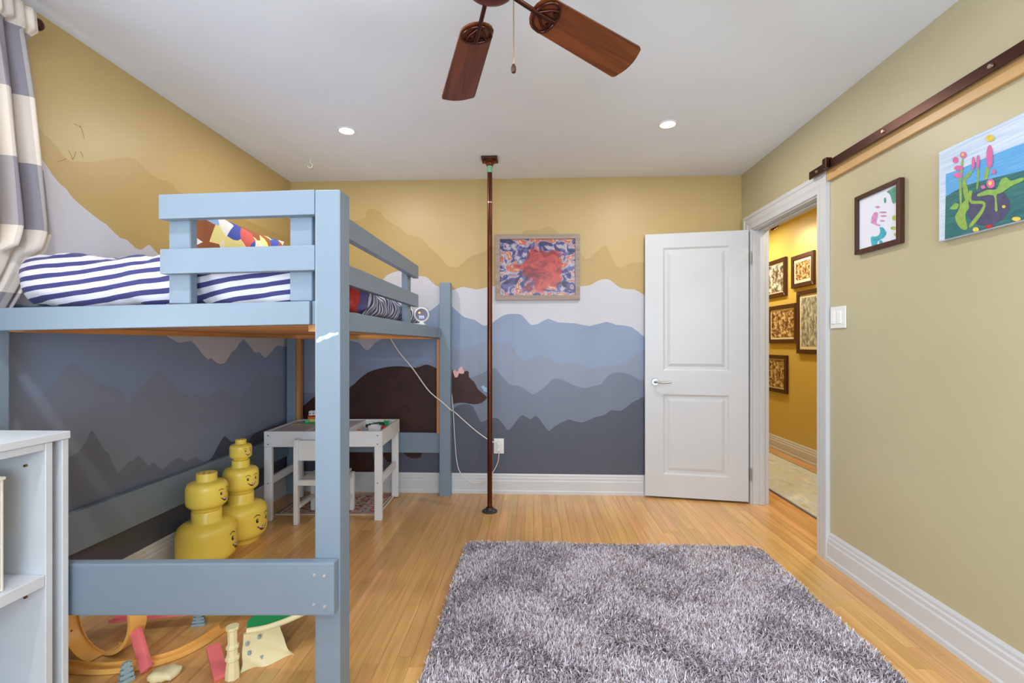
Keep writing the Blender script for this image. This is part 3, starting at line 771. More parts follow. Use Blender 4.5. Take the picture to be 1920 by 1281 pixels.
# guard rails, near end
part('guard_rail', tilt(box(-1.23, -0.7065, 1.530, 1.562, 1.591, 1.672, 0.003, 2)), M_BED, bed)
part('guard_rail', tilt(box(-1.226, -0.7065, 1.530, 1.562, 1.410, 1.492, 0.003, 2)), M_BED, bed)
part('guard_stile', box(-1.222, -1.147, 1.5645, 1.60, 1.305, 1.655, 0.003), M_BED, bed)
part('guard_stile', box(-0.806, -0.730, 1.5645, 1.60, 1.312, 1.664, 0.003), M_BED, bed)
# guard rails, long side
part('guard_rail', box(-0.732, -0.700, 1.614, 2.93, 1.572, 1.650, 0.003, 2), M_BED, bed)
part('guard_rail', box(-0.732, -0.700, 1.614, 2.93, 1.396, 1.472, 0.003, 2), M_BED, bed)
part('guard_stile', box(-0.770, -0.735, 2.80, 2.88, 1.22, 1.645, 0.003), M_BED, bed)
part('guard_stile', box(-0.770, -0.735, 1.95, 2.03, 1.22, 1.30, 0.003), M_BED, bed)
# raw pine below the mattress
part('ledger', box(-1.869, -1.838, 1.614, 3.652, 1.212, 1.236, 0.001), wood_mat('raw_pine_long', (222, 160, 96), (196, 124, 62), 0.5, 'Y', 0.6), bed)
part('ledger', box(-0.767, -0.737, 1.614, 3.652, 1.212, 1.236, 0.001), MATS['raw_pine_long'], bed)
part('ledger', box(-1.836, -0.769, 3.655, 3.688, 1.208, 1.262, 0.001), M_PINE, bed)
for i in range(16):
    y = 1.64 + i * 0.124
    part('slat', box(-1.860, -0.745, y, y + 0.088, 1.2365, 1.2535, 0.001), M_PINE, bed)
part('cleat', box(-1.835, -1.800, 3.66, 3.698, 0.48, 1.207, 0.001), M_PINEZ, bed)
part('cleat', box(-0.735, -0.7135, 3.665, 3.698, 0.48, 1.207, 0.001), M_PINEZ, bed)
# torn tape on the near post
bm = bmnew()
add_prism(bm, [(-0.698, 1.172), (-0.684, 1.178), (-0.676, 1.184), (-0.660, 1.186), (-0.650, 1.193), (-0.627, 1.200), (-0.627, 1.208), (-0.642, 1.205), (-0.655, 1.207), (-0.668, 1.199), (-0.690, 1.193), (-0.700, 1.182)], lambda a, b: Vector((a, 1.5292, b)), lambda a, b: Vector((a, 1.5298, b)))
part('tape', bm, mat('clear_tape', (190, 206, 220), 0.2, var=0.15, vscale=90), bed, label='torn strip of shiny clear tape')

# ---- mattress
solid('mattress', box(-1.825, -0.775, 1.64, 3.60, 1.256, 1.300, 0.015, 3), mat('navy_sheet', (44, 40, 62), 0.8), 'dark mattress lying under the striped duvet', 'mattress', smooth=40)

# ---- striped duvet
def stripe_mat():
    m = bpy.data.materials.new('navy_stripe_cotton')
    m.use_nodes = True
    nt = m.node_tree
    L = nt.links.new
    b = nt.nodes['Principled BSDF']
    b.inputs['Roughness'].default_value = 0.85
    b.inputs['Sheen Weight'].default_value = 0.1
    at = nt.nodes.new('ShaderNodeAttribute')
    at.attribute_name = 'stripe'
    mod = nt.nodes.new('ShaderNodeMath')
    mod.operation = 'FRACT'
    L(at.outputs['Fac'], mod.inputs[0])
    gt = nt.nodes.new('ShaderNodeMath')
    gt.operation = 'GREATER_THAN'
    gt.inputs[1].default_value = 0.54
    L(mod.outputs[0], gt.inputs[0])
    mx = nt.nodes.new('ShaderNodeMix')
    mx.data_type = 'RGBA'
    mx.inputs['A'].default_value = lin((226, 224, 236)) + (1,)
    mx.inputs['B'].default_value = lin((62, 62, 120)) + (1,)
    L(gt.outputs[0], mx.inputs['Factor'])
    L(mx.outputs['Result'], b.inputs['Base Color'])
    return m


M_STRIPE = stripe_mat()


def rounded_block(x0, x1, y0, y1, z0, z1, rad, nx, ny, nz, disp, freq, seed):
    bm = bmnew()
    cx, cy, cz = (x0 + x1) / 2, (y0 + y1) / 2, (z0 + z1) / 2
    hx, hy, hz = (x1 - x0) / 2, (y1 - y0) / 2, (z1 - z0) / 2
    V = {}

    def vert(i, j, k):
        if (i, j, k) in V:
            return V[i, j, k]
        p = Vector((-hx + 2 * hx * i / nx, -hy + 2 * hy * j / ny, -hz + 2 * hz * k / nz))
        q = Vector((max(-hx + rad, min(hx - rad, p.x)), max(-hy + rad, min(hy - rad, p.y)), max(-hz + rad, min(hz - rad, p.z))))
        d = p - q
        n = d.normalized() if d.length > 1e-6 else Vector((0, 0, 1))
        p = q + n * rad if d.length > 1e-6 else p
        w = p + Vector((cx, cy, cz))
        e = mnoise.fractal(w * freq + Vector((seed, seed * 2, 0)), 1.0, 2.0, 3)
        w += n * (e * disp + 0.3 * disp * mnoise.fractal(w * freq * 3.2 + Vector((seed, 0, 3)), 1.0, 2.0, 2))
        V[i, j, k] = bm.verts.new(w)
        return V[i, j, k]

    for i in range(nx):
        for j in range(ny):
            bm.faces.new((vert(i, j, 0), vert(i, j + 1, 0), vert(i + 1, j + 1, 0), vert(i + 1, j, 0)))
            bm.faces.new((vert(i, j, nz), vert(i + 1, j, nz), vert(i + 1, j + 1, nz), vert(i, j + 1, nz)))
    for i in range(nx):
        for k in range(nz):
            bm.faces.new((vert(i, 0, k), vert(i + 1, 0, k), vert(i + 1, 0, k + 1), vert(i, 0, k + 1)))
            bm.faces.new((vert(i, ny, k), vert(i, ny, k + 1), vert(i + 1, ny, k + 1), vert(i + 1, ny, k)))
    for j in range(ny):
        for k in range(nz):
            bm.faces.new((vert(0, j, k), vert(0, j, k + 1), vert(0, j + 1, k + 1), vert(0, j + 1, k)))
            bm.faces.new((vert(nx, j, k), vert(nx, j + 1, k), vert(nx, j + 1, k + 1), vert(nx, j, k + 1)))
    bmesh.ops.recalc_face_normals(bm, faces=bm.faces[:])
    return bm


bm = rounded_block(-1.845, -0.785, 1.612, 3.50, 1.303, 1.462, 0.075, 60, 90, 16, 0.022, 5.0, 3.0)
for v in bm.verts:     # puffier towards the wall side of the near end, flatter towards the far end
    t = max(0.0, min(1.0, (v.co.z - 1.30) / 0.16))
    v.co.z += t * (0.03 * math.exp(-((v.co.y - 1.85) / 0.4) ** 2) - 0.05 * max(0, (v.co.y - 2.2) / 1.3))
    v.co.y = max(v.co.y, 1.606)
    v.co.z = max(v.co.z, 1.302)
    v.co.x = min(v.co.x, -0.772)
duvet = solid('duvet', bm, M_STRIPE, 'navy and white striped duvet rumpled on the loft bed', 'duvet', origin=(-1.3, 2.55, 1.303), smooth=180)
at = duvet.data.attributes.new('stripe', 'FLOAT', 'POINT')
vals = []
for v in duvet.data.vertices:
    w = v.co + duvet.location
    t = max(0.0, min(1.0, (1.74 - w.y) / 0.08))
    sv = (1 - t) * w.y + t * (1.70 - (1.475 - w.z) * 1.0) - 0.15 * (w.x + 1.3)
    sv += 0.012 * mnoise.noise(w * 3.0) + 0.004 * mnoise.noise(w * 9.0)
    vals.append(sv / 0.037)
at.data.foreach_set('value', vals)

# ---- pillows
def pillow(name, c, sx, sy, sz, rot, m, label):
    bm = bmnew()
    n = 22
    for s in (1, -1):
        vs = {}
        for i in range(n + 1):
            for j in range(n + 1):
                a, b = -1 + 2 * i / n, -1 + 2 * j / n
                h = (max(0, 1 - abs(a) ** 2.6) ** 0.55) * (max(0, 1 - abs(b) ** 2.6) ** 0.55)
                pin = 1 - 0.07 * (1 - abs(a) ** 2) * abs(b) ** 4
                pin2 = 1 - 0.07 * (1 - abs(b) ** 2) * abs(a) ** 4
                p = Vector((a * sx / 2 * pin2, b * sy / 2 * pin, s * h * sz / 2))
                p.z += 0.008 * mnoise.noise(Vector((a * 3, b * 3, s))) * h
                vs[i, j] = bm.verts.new(p)
        for i in range(n):
            for j in range(n):
                f = (vs[i, j], vs[i + 1, j], vs[i + 1, j + 1], vs[i, j + 1])
                bm.faces.new(f if s > 0 else f[::-1])
    bmesh.ops.remove_doubles(bm, verts=bm.verts[:], dist=1e-4)
    M = Matrix.Translation(c) @ rot
    bmesh.ops.transform(bm, matrix=M, verts=bm.verts[:])
    return solid(name, bm, m, label, 'pillow', smooth=180)


M_PILLOW = ramp_mat('bright_patch_print', [(0.0, (236, 220, 140)), (0.18, (70, 84, 170)), (0.32, (226, 156, 82)), (0.46, (150, 88, 52)), (0.58, (240, 232, 226)), (0.72, (150, 178, 216)), (0.84, (214, 96, 90)), (0.93, (244, 226, 190))], 11.0, 0.85, kind='voronoi', interp='CONSTANT')
rotp = Matrix.Rotation(R(90 - 12), 4, 'Y') @ Matrix.Rotation(R(0), 4, 'Z')
pillow('pillow', (-1.60, 2.56, 1.632), 0.37, 0.80, 0.15, Matrix.Rotation(R(-78), 4, 'Y'), M_PILLOW, 'pillow in a bright multicolour print leaning behind the guard rails')
pillow('pillow', (-1.50, 3.24, 1.49), 0.46, 0.55, 0.13, Matrix.Rotation(R(-12), 4, 'Y'), mat('cream_cotton', (238, 226, 206), 0.85), 'cream pillow lying flat at the far end of the loft bed')
# ---- red and blue throw bunched on the duvet edge
bm = rounded_block(-1.00, -0.765, 1.78, 2.24, 1.335, 1.470, 0.045, 16, 30, 10, 0.025, 10.0, 9.0)
for v in bm.verts:
    v.co.x = min(v.co.x, -0.752)
    v.co.z = max(1.306, v.co.z + 0.05 * max(0, (2.0 - v.co.y)) - 0.03)
solid('throw_blanket', bm, ramp_mat('red_blue_fleece', [(0.35, (206, 60, 52)), (0.5, (196, 66, 60)), (0.52, (92, 90, 150)), (0.7, (110, 100, 150))], 5.0, 0.9), 'red and purple-blue throw bunched on the duvet edge', 'blanket', smooth=180)

# ---- round wake-up clock on the bed rail
clk = thing('alarm_clock', (-0.745, 3.14, 1.2925), 'round white alarm clock on the loft bed rail', 'clock')
ca = Vector((-0.73, 3.14, 1.362))
d = (Vector((0, 0, 1.17)) - ca)
d.z = 0
d.normalize()
Q = d.to_track_quat('Z', 'Y').to_matrix().to_4x4()
bm = bmnew()
add_lathe(bm, [(0.0, -0.022), (0.036, -0.022), (0.047, -0.012), (0.0495, 0.0), (0.046, 0.008), (0.041, 0.009), (0.039, 0.004), (0.0, 0.004)], ca, 40, Q)
part('case', bm, M_PLASTIC, clk, 35)
bm = bmnew()
add_lathe(bm, [(0.0, 0.0035), (0.0388, 0.0045), (0.0388, 0.0052), (0.0, 0.0056)], ca, 40, Q)
face = part('face', bm, mat('clock_screen', (66, 44, 66), 0.3, emit=(66, 44, 66), estr=0.25), clk, 35)
bm = bmnew()
uu = (Q @ Vector((0, 1, 0, 0))).to_3d()
uu = Vector((0, 0, 1))
vv = uu.cross(d)
def on_face(a, b, n=0.0062):
    return ca + vv * a + uu * b + d * n
def face_poly(pts, m, nm):
    bm = bmnew()
    add_prism(bm, pts, lambda a, b: on_face(a, b, 0.0058), lambda a, b: on_face(a, b, 0.0066))
    return part(nm, bm, m, face)
face_poly([(-0.014 + 0.007 * math.cos(t * PI / 8), 0.013 + 0.007 * math.sin(t * PI / 8)) for t in range(16)], mat('clock_sun', (240, 180, 80), 0.4, emit=(240, 180, 80), estr=1.2), 'sun_icon')
M_DIG = mat('clock_digit', (190, 190, 250), 0.4, emit=(180, 180, 250), estr=1.6)
for x0 in (-0.016, -0.004, 0.008):
    for a0, a1, b0, b1 in ((0, 0.008, 0, 0.002), (0, 0.008, -0.008, -0.006), (0, 0.008, -0.016, -0.014), (0, 0.002, -0.006, 0), (0.006, 0.008, -0.014, -0.002)):
        face_poly([(x0 + a0, -0.008 + b0), (x0 + a1, -0.008 + b0), (x0 + a1, -0.008 + b1), (x0 + a0, -0.008 + b1)], M_DIG, 'digit_bar')
bm = bmnew()
add_box(bm, -0.785, -0.705, 3.11, 3.17, 1.2925, 1.306, 0.005, 2)
add_cyl(bm, (ca.x, ca.y, 1.303), (ca.x, ca.y, 1.318), 0.018, 0.014, 20)
part('base', bm, mat('frosted_plastic', (222, 228, 226), 0.3), clk, 40)

# ---- curtain and rod beside the bed
crod = thing('curtain_rod', (-1.845, 0.75, 2.362), 'dark bronze curtain rod with round finial high on the mural wall', 'curtain rod')
bm = bmnew()
add_cyl(bm, (-1.845, 0.0, 2.362), (-1.845, 1.688, 2.362), 0.0125, n=18)
part('rod', bm, M_BRONZE, crod, 40)
for y, s in ((1.688, 1), (0.0, -1)):
    bm = bmnew()
    add_lathe(bm, [(0.0125, -0.002), (0.019, 0.004), (0.012, 0.009), (0.020, 0.016), (0.023, 0.026), (0.018, 0.038), (0.0, 0.044)], (-1.845, y, 2.362), 20, Matrix.Rotation(R(-90 * s), 4, 'X'))
    part('finial', bm, M_BRONZE, crod, 50)
for y in (0.06, 1.05):
    bm = bmnew()
    add_box(bm, XL, -1.83, y - 0.008, y + 0.008, 2.338, 2.3495)
    part('bracket', bm, M_BRONZE, crod)


def plaid_mat():
    m = bpy.data.materials.new('buffalo_check_linen')
    m.use_nodes = True
    nt = m.node_tree
    L = nt.links.new
    b = nt.nodes['Principled BSDF']
    b.inputs['Roughness'].default_value = 0.9
    uv = nt.nodes.new('ShaderNodeUVMap')
    sx = nt.nodes.new('ShaderNodeSeparateXYZ')
    L(uv.outputs[0], sx.inputs[0])

    def band(sock):
        fr = nt.nodes.new('ShaderNodeMath')
        fr.operation = 'FRACT'
        L(sock, fr.inputs[0])
        g = nt.nodes.new('ShaderNodeMath')
        g.operation = 'GREATER_THAN'
        g.inputs[1].default_value = 0.5
        L(fr.outputs[0], g.inputs[0])
        return g.outputs[0]

    bu, bv = band(sx.outputs[0]), band(sx.outputs[1])
    ma = nt.nodes.new('ShaderNodeMath')
    ma.operation = 'MULTIPLY_ADD'
    L(bu, ma.inputs[0])
    ma.inputs[1].default_value = 0.28
    mb = nt.nodes.new('ShaderNodeMath')
    mb.operation = 'MULTIPLY'
    L(bv, mb.inputs[0])
    mb.inputs[1].default_value = 0.62
    L(mb.outputs[0], ma.inputs[2])
    n = nt.nodes.new('ShaderNodeTexNoise')
    n.inputs['Scale'].default_value = 1.0
    mp = nt.nodes.new('ShaderNodeMapping')
    mp.inputs['Scale'].default_value = (14, 420, 1)
    L(uv.outputs[0], mp.inputs[0])
    L(mp.outputs[0], n.inputs['Vector'])
    ad = nt.nodes.new('ShaderNodeMath')
    ad.operation = 'MULTIPLY_ADD'
    L(n.outputs['Fac'], ad.inputs[0])
    ad.inputs[1].default_value = 0.18
    L(ma.outputs[0], ad.inputs[2])
    mx = nt.nodes.new('ShaderNodeMix')
    mx.data_type = 'RGBA'
    mx.inputs['A'].default_value = lin((234, 222, 208)) + (1,)
    mx.inputs['B'].default_value = lin((132, 128, 138)) + (1,)
    L(ad.outputs[0], mx.inputs['Factor'])
    L(mx.outputs['Result'], b.inputs['Base Color'])
    return m


bm = bmnew()
uvl = bm.loops.layers.uv.new('UVMap')
NU, NZ = 150, 60
zt, zb = 2.392, 1.02
gridc = []
for k in range(NZ + 1):
    z = zt + (zb - zt) * k / NZ
    if z > 1.60:
        edge = 1.698 + (2.36 - z) * 0.112
    else:
        edge = 1.698 + 0.76 * 0.112 - (1.60 - z) ** 1.3 * 0.62
    row = []
    for i in range(NU + 1):
        t = i / NU
        y = 1.06 + (edge - 1.06) * t
        amp = 0.012 + 0.020 * min(1, k / 14)
        ph = t * 2 * PI * 9 + 0.5 * math.sin(3 * t + 1)
        x = -1.862 + amp * math.sin(ph) + 0.006 * math.sin(ph * 2.3 + z * 3) + 0.008 * math.sin(z * 2 + t * 5)
        if k < 4:
            x = -1.824 + 0.006 * math.sin(ph * 2)
        if z < 1.52:
            x = min(x, -1.872)
        row.append((bm.verts.new((max(x, XL + 0.008), y, z)), t, z))
    gridc.append(row)
for k in range(NZ):
    for i in range(NU):
        q = (gridc[k][i], gridc[k][i + 1], gridc[k + 1][i + 1], gridc[k + 1][i])
        f = bm.faces.new([a[0] for a in q])
        for l, a in zip(f.loops, q):
            l[uvl].uv = (a[1] * 9 / 2.2 + 0.25, (2.31 - a[2]) / 0.478 + 0.5)
cur = solid('curtain', bm, plaid_mat(), 'beige and grey checked curtain hanging beside the loft bed', 'curtain', origin=(-1.86, 1.4, 1.02), smooth=180)
sm_ = cur.modifiers.new('thickness', 'SOLIDIFY')
sm_.thickness = 0.0025

# ================================================================== WALLS AND CEILING: HUNG THINGS
def picture_right(name, y0, y1, z0, z1, label, xw, fw, depth, frame_m, pic_m, mat_w=0.0, cat='picture', mat_m=None, group=None):
    """frame of four bars on a wall facing -X at xw"""
    t = thing(name, (xw, (y0 + y1) / 2, z0), label, cat, group)
    xa = xw - depth

    def bar(pts):
        bm = bmnew()
        add_prism(bm, pts, lambda a, b: Vector((xa, a, b)), lambda a, b: Vector((xw - 0.0005, a, b)))
        bmesh.ops.bevel(bm, geom=bm.edges[:], offset=0.0015, segments=1, affect='EDGES')
        part('frame_bar', bm, frame_m, t)
    g = 0.0002
    bar([(y0, z0 + g), (y0 + fw, z0 + fw + g), (y0 + fw, z1 - fw - g), (y0, z1 - g)])
    bar([(y1, z0 + g), (y1, z1 - g), (y1 - fw, z1 - fw - g), (y1 - fw, z0 + fw + g)])
    bar([(y0 + g, z0), (y1 - g, z0), (y1 - fw - g, z0 + fw), (y0 + fw + g, z0 + fw)])
    bar([(y0 + g, z1), (y0 + fw + g, z1 - fw), (y1 - fw - g, z1 - fw), (y1 - g, z1)])
    xb = xw - depth * 0.55
    if mat_w:
        part('mount', box(xb, xw - 0.002, y0 + fw, y1 - fw, z0 + fw, z1 - fw), mat_m or M_TEETH, t)
        part('print', box(xb - 0.001, xb - 0.0001, y0 + fw + mat_w, y1 - fw - mat_w, z0 + fw + mat_w, z1 - fw - mat_w), pic_m, t)
    else:
        part('print', box(xb, xw - 0.002, y0 + fw, y1 - fw, z0 + fw, z1 - fw), pic_m, t)
    return t, xb


hf, xb = picture_right('framed_handprints', 2.138, 2.428, 1.606, 1.889, 'brown framed sheet of colourful child handprints on the doorway wall', XR, 0.021, 0.024, M_DARKWOOD, mat('drawing_paper', (228, 230, 240), 0.7))
PRINTM = {'pink_print': mat('print_pink', (206, 146, 190), 0.7, var=0.2, vscale=60), 'blue_print': mat('print_blue', (70, 166, 186), 0.7, var=0.3, vscale=50),
          'green_print': mat('print_green', (96, 158, 136), 0.7, var=0.3, vscale=50), 'lime_print': mat('print_lime', (172, 196, 92), 0.7, var=0.25, vscale=50)}
for nm, pts in HAND:
    part(nm, flat_right(smooth_line(pts + [pts[0]], 3)[:-1], xb - 0.0008), PRINTM[nm], hf)

cv = thing('canvas_painting', (XR, 1.70, 1.567), 'unframed child painting of pink flowers on blue hills', 'painting')
part('canvas', box(XR - 0.022, XR - 0.0005, 1.44, 1.940, 1.568, 1.917, 0.002), ramp_mat('painted_sky', [(0.3, (176, 200, 232)), (0.6, (214, 224, 238))], 3.0, 0.6, stretch=(1, 1, 14), coords='Generated'), cv)
PM = {'sky_band_blue': ramp_mat('painted_blue_band', [(0.3, (66, 150, 214)), (0.7, (120, 182, 228))], 3.0, 0.6, stretch=(1, 2, 16), coords='Generated'),
      'hill_teal': ramp_mat('painted_teal_hill', [(0.3, (40, 96, 100)), (0.7, (66, 122, 120))], 3.0, 0.6, stretch=(1, 2, 8), coords='Generated'),
      'hill_plum': mat('painted_plum', (76, 74, 104), 0.6, var=0.15, vscale=40), 'stem': mat('painted_green', (140, 172, 78), 0.6, var=0.15, vscale=60),
      'leaf': mat('painted_leaf', (134, 174, 84), 0.6, var=0.15, vscale=60), 'flower_pink': mat('painted_pink', (214, 106, 160), 0.6, var=0.15, vscale=90),
      'flower_yellow': mat('painted_yellow', (226, 200, 80), 0.6, var=0.2, vscale=90), 'flower_red': mat('painted_red', (176, 50, 44), 0.6, var=0.3, vscale=90)}
xk = XR - 0.0222
for i, (nm, pts) in enumerate(PAINT):
    if nm in ('stem', 'leaf', 'hill_plum'):
        pts = smooth_line(pts + [pts[0]], 3)[:-1]
    pts = [(1.9375 if a > 1.915 and i < 2 else 1.4425 if a < 1.6 and i < 2 else max(1.4425, min(1.9375, a)), max(1.5705, min(1.9145, b))) for a, b in pts]
    lay = {'sky_band_blue': 1, 'hill_teal': 2, 'hill_plum': 3, 'stem': 4, 'leaf': 5, 'flower_pink': 6, 'flower_yellow': 7, 'flower_red': 7}[nm]
    part(nm, flat_right(pts, xk - 0.00045 * lay - 0.00001 * (i % 7)), PM[nm], cv)

# ---- sliding door track
trk = thing('barn_door_track', (XR, 1.6, 2.04), 'dark brown sliding door track bolted to a tan board', 'door track')
part('backing_board', box(XR - 0.021, XR - 0.0005, 0.35, 2.657, 2.046, 2.128, 0.002), mat('tan_board_paint', (206, 164, 108), 0.4, var=0.04, vscale=6), trk)
part('track_bar', box(XR - 0.046, XR - 0.040, 0.33, 2.775, 2.094, 2.137, 0.001), M_BRONZE, trk)
for y in (2.70, 2.20, 1.70, 1.20, 0.70):
    bm = bmnew()
    add_cyl(bm, (XR - 0.0405, y, 2.115), (XR - 0.0205, y, 2.115), 0.010, n=14)
    part('spacer', bm, M_BRONZE, trk, 40)
    bm = bmnew()
    add_cyl(bm, (XR - 0.046, y, 2.115), (XR - 0.053, y, 2.115), 0.0085, 0.007, 14)
    part('bolt', bm, mat('bolt_steel', (170, 150, 130), 0.3, metal=0.8), trk, 40)
bm = bmnew()
add_box(bm, XR - 0.066, XR - 0.0465, 2.585, 2.62, 2.096, 2.150, 0.003, 2)
add_box(bm, XR - 0.0465, XR - 0.034, 2.585, 2.62, 2.1375, 2.150, 0.002)
part('end_stop', bm, M_BRONZE, trk)

# ---- light switch
sw = thing('light_switch', (XR, 2.585, 1.25), 'white double light switch beside the doorway', 'light switch')
part('plate', box(XR - 0.007, XR - 0.0005, 2.522, 2.646, 1.252, 1.366, 0.003, 2), M_PLASTIC, sw)
for y in (2.552, 2.600):
    part('rocker', box(XR - 0.0105, XR - 0.0071, y - 0.0, y + 0.034, 1.276, 1.342, 0.0015), mat('rocker_white', (244, 244, 244), 0.25), sw)

# ---- framed poster on the mural wall (generic print in place of the licensed artwork)
po = thing('framed_poster', (0.04, YB, 1.51), 'grey-brown framed poster in red, blue and purple beside the pole', 'poster')
px0, px1, pz0, pz1, fw = -0.288, 0.369, 1.512, 2.022, 0.036
M_GREYWOOD = wood_mat('grey_wood_frame', (168, 150, 136), (146, 128, 116), 0.6, 'X', 1.2)
YP = YB - 0.0045
for pts in ([(px0, pz0), (px0 + fw, pz0 + fw), (px0 + fw, pz1 - fw), (px0, pz1)], [(px1, pz0), (px1, pz1), (px1 - fw, pz1 - fw), (px1 - fw, pz0 + fw)],
            [(px0, pz0), (px1, pz0), (px1 - fw, pz0 + fw), (px0 + fw, pz0 + fw)], [(px0, pz1), (px0 + fw, pz1 - fw), (px1 - fw, pz1 - fw), (px1, pz1)]):
    bm = bmnew()
    add_prism(bm, pts, lambda a, b: Vector((a, YP - 0.022, b)), lambda a, b: Vector((a, YP, b)))
    part('frame_bar', bm, M_GREYWOOD, po)


def poster_mat():
    m = bpy.data.materials.new('poster_print')
    m.use_nodes = True
    nt = m.node_tree
    L = nt.links.new
    b = nt.nodes['Principled BSDF']
    b.inputs['Roughness'].default_value = 0.3
    tc = nt.nodes.new('ShaderNodeTexCoord')
    n = nt.nodes.new('ShaderNodeTexNoise')
    n.inputs['Scale'].default_value = 5.5
    n.inputs['Detail'].default_value = 2.5
    n.inputs['Distortion'].default_value = 1.6
    mp0 = nt.nodes.new('ShaderNodeMapping')
    mp0.inputs['Scale'].default_value = (1.2, 0.1, 1)
    L(tc.outputs['Generated'], mp0.inputs[0])
    L(mp0.outputs[0], n.inputs['Vector'])
    cr = nt.nodes.new('ShaderNodeValToRGB')
    st = [(0.28, (44, 30, 46)), (0.40, (62, 60, 112)), (0.47, (104, 98, 152)), (0.52, (186, 182, 196)), (0.56, (176, 120, 90)), (0.62, (196, 70, 60)), (0.70, (228, 196, 130)), (0.76, (90, 130, 90))]
    els = cr.color_ramp.elements
    while len(els) < len(st):
        els.new(0.5)
    for e, (p, c) in zip(els, st):
        e.position = p
        e.color = lin(c) + (1,)
    L(n.outputs['Fac'], cr.inputs[0])
    # central red mass with soft uneven edge
    mp = nt.nodes.new('ShaderNodeMapping')
    mp.inputs['Location'].default_value = (-0.55 * 1.7, 0, -0.46 * 1.3)
    mp.inputs['Scale'].default_value = (1.7, 0.0, 1.3)
    L(tc.outputs['Generated'], mp.inputs[0])
    g = nt.nodes.new('ShaderNodeTexGradient')
    g.gradient_type = 'SPHERICAL'
    L(mp.outputs[0], g.inputs[0])
    n2 = nt.nodes.new('ShaderNodeTexNoise')
    n2.inputs['Scale'].default_value = 5
    n2.inputs['Detail'].default_value = 4
    L(mp0.outputs[0], n2.inputs['Vector'])
    ad = nt.nodes.new('ShaderNodeMath')
    ad.operation = 'MULTIPLY_ADD'
    L(n2.outputs['Fac'], ad.inputs[0])
    ad.inputs[1].default_value = 1.1
    L(g.outputs['Fac'], ad.inputs[2])
    mr = nt.nodes.new('ShaderNodeMapRange')
    mr.inputs['From Min'].default_value = 1.02
    mr.inputs['From Max'].default_value = 1.14
    L(ad.outputs[0], mr.inputs['Value'])
    cr2 = nt.nodes.new('ShaderNodeValToRGB')
    cr2.color_ramp.elements[0].position = 0.35
    cr2.color_ramp.elements[0].color = lin((120, 30, 32)) + (1,)
    cr2.color_ramp.elements[1].position = 0.65
    cr2.color_ramp.elements[1].color = lin((196, 74, 62)) + (1,)
    L(n.outputs['Fac'], cr2.inputs[0])
    mx = nt.nodes.new('ShaderNodeMix')
    mx.data_type = 'RGBA'
    L(mr.outputs['Result'], mx.inputs['Factor'])
    L(cr.outputs[0], mx.inputs['A'])
    L(cr2.outputs[0], mx.inputs['B'])
    L(mx.outputs['Result'], b.inputs['Base Color'])
    return m


part('print', box(px0 + fw, px1 - fw, YP - 0.010, YP, pz0 + fw, pz1 - fw), poster_mat(), po)

# ---- outlet and cords
ou = thing('wall_outlet', (-0.26, YB, 0.31), 'white electrical outlet low on the mural wall', 'outlet')
part('plate', box(-0.300, -0.222, YB - 0.011, YB - 0.0045, 0.312, 0.430, 0.002, 2), M_PLASTIC, ou)
for z in (0.345, 0.397):
    bm = bmnew()
    add_cyl(bm, (-0.261, YB - 0.0112, z), (-0.261, YB - 0.0135, z), 0.017, 0.0165, 20)
    s_ = part('socket', bm, mat('socket_white', (228, 228, 226), 0.4), ou, 40)
    for dx in (-0.006, 0.006):
        part('slot', box(-0.261 + dx - 0.0012, -0.261 + dx + 0.0012, YB - 0.0140, YB - 0.0136, z - 0.002, z + 0.006), mat('slot_dark', (40, 40, 40), 0.6), s_)
M_CORD = mat('white_cord', (236, 230, 222), 0.5)
for nm, lab, pts, pl in (
    ('power_cord', 'white cord running down from the loft bed past the post to the outlet', [(-1.045, 3.50, 1.21), (-0.99, 3.53, 1.11), (-0.90, 3.58, 0.985), (-0.80, 3.62, 0.83), (-0.735, 3.637, 0.762), (-0.712, 3.642, 0.745), (-0.66, 3.644, 0.70), (-0.622, 3.648, 0.665),
                    (-0.600, 3.70, 0.640), (-0.52, 3.73, 0.560), (-0.42, 3.735, 0.475), (-0.33, 3.735, 0.415), (-0.275, 3.728, 0.398)], 0.397),
    ('power_cord', 'thin white cord looping down behind the pole from the outlet', [(-0.632, 3.742, 0.78), (-0.626, 3.742, 0.72), (-0.618, 3.742, 0.62), (-0.612, 3.742, 0.50), (-0.605, 3.742, 0.40), (-0.592, 3.738, 0.26), (-0.565, 3.728, 0.17), (-0.50, 3.722, 0.105), (-0.42, 3.722, 0.090), (-0.345, 3.724, 0.12),
                    (-0.300, 3.735, 0.18), (-0.268, 3.735, 0.25), (-0.258, 3.728, 0.33)], 0.345)):
    t = thing(nm, pts[-1], lab, 'cord')
    bm = bmnew()
    add_tube(bm, smooth_path(pts, 6), 0.0042 if pl > 0.39 else 0.0032, 8)
    part('cable', bm, M_CORD, t, 60)
    part('plug', box(-0.273, -0.249, YB - 0.040, YB - 0.0145, pl - 0.012, pl + 0.014, 0.004, 2), M_PLASTIC, t)

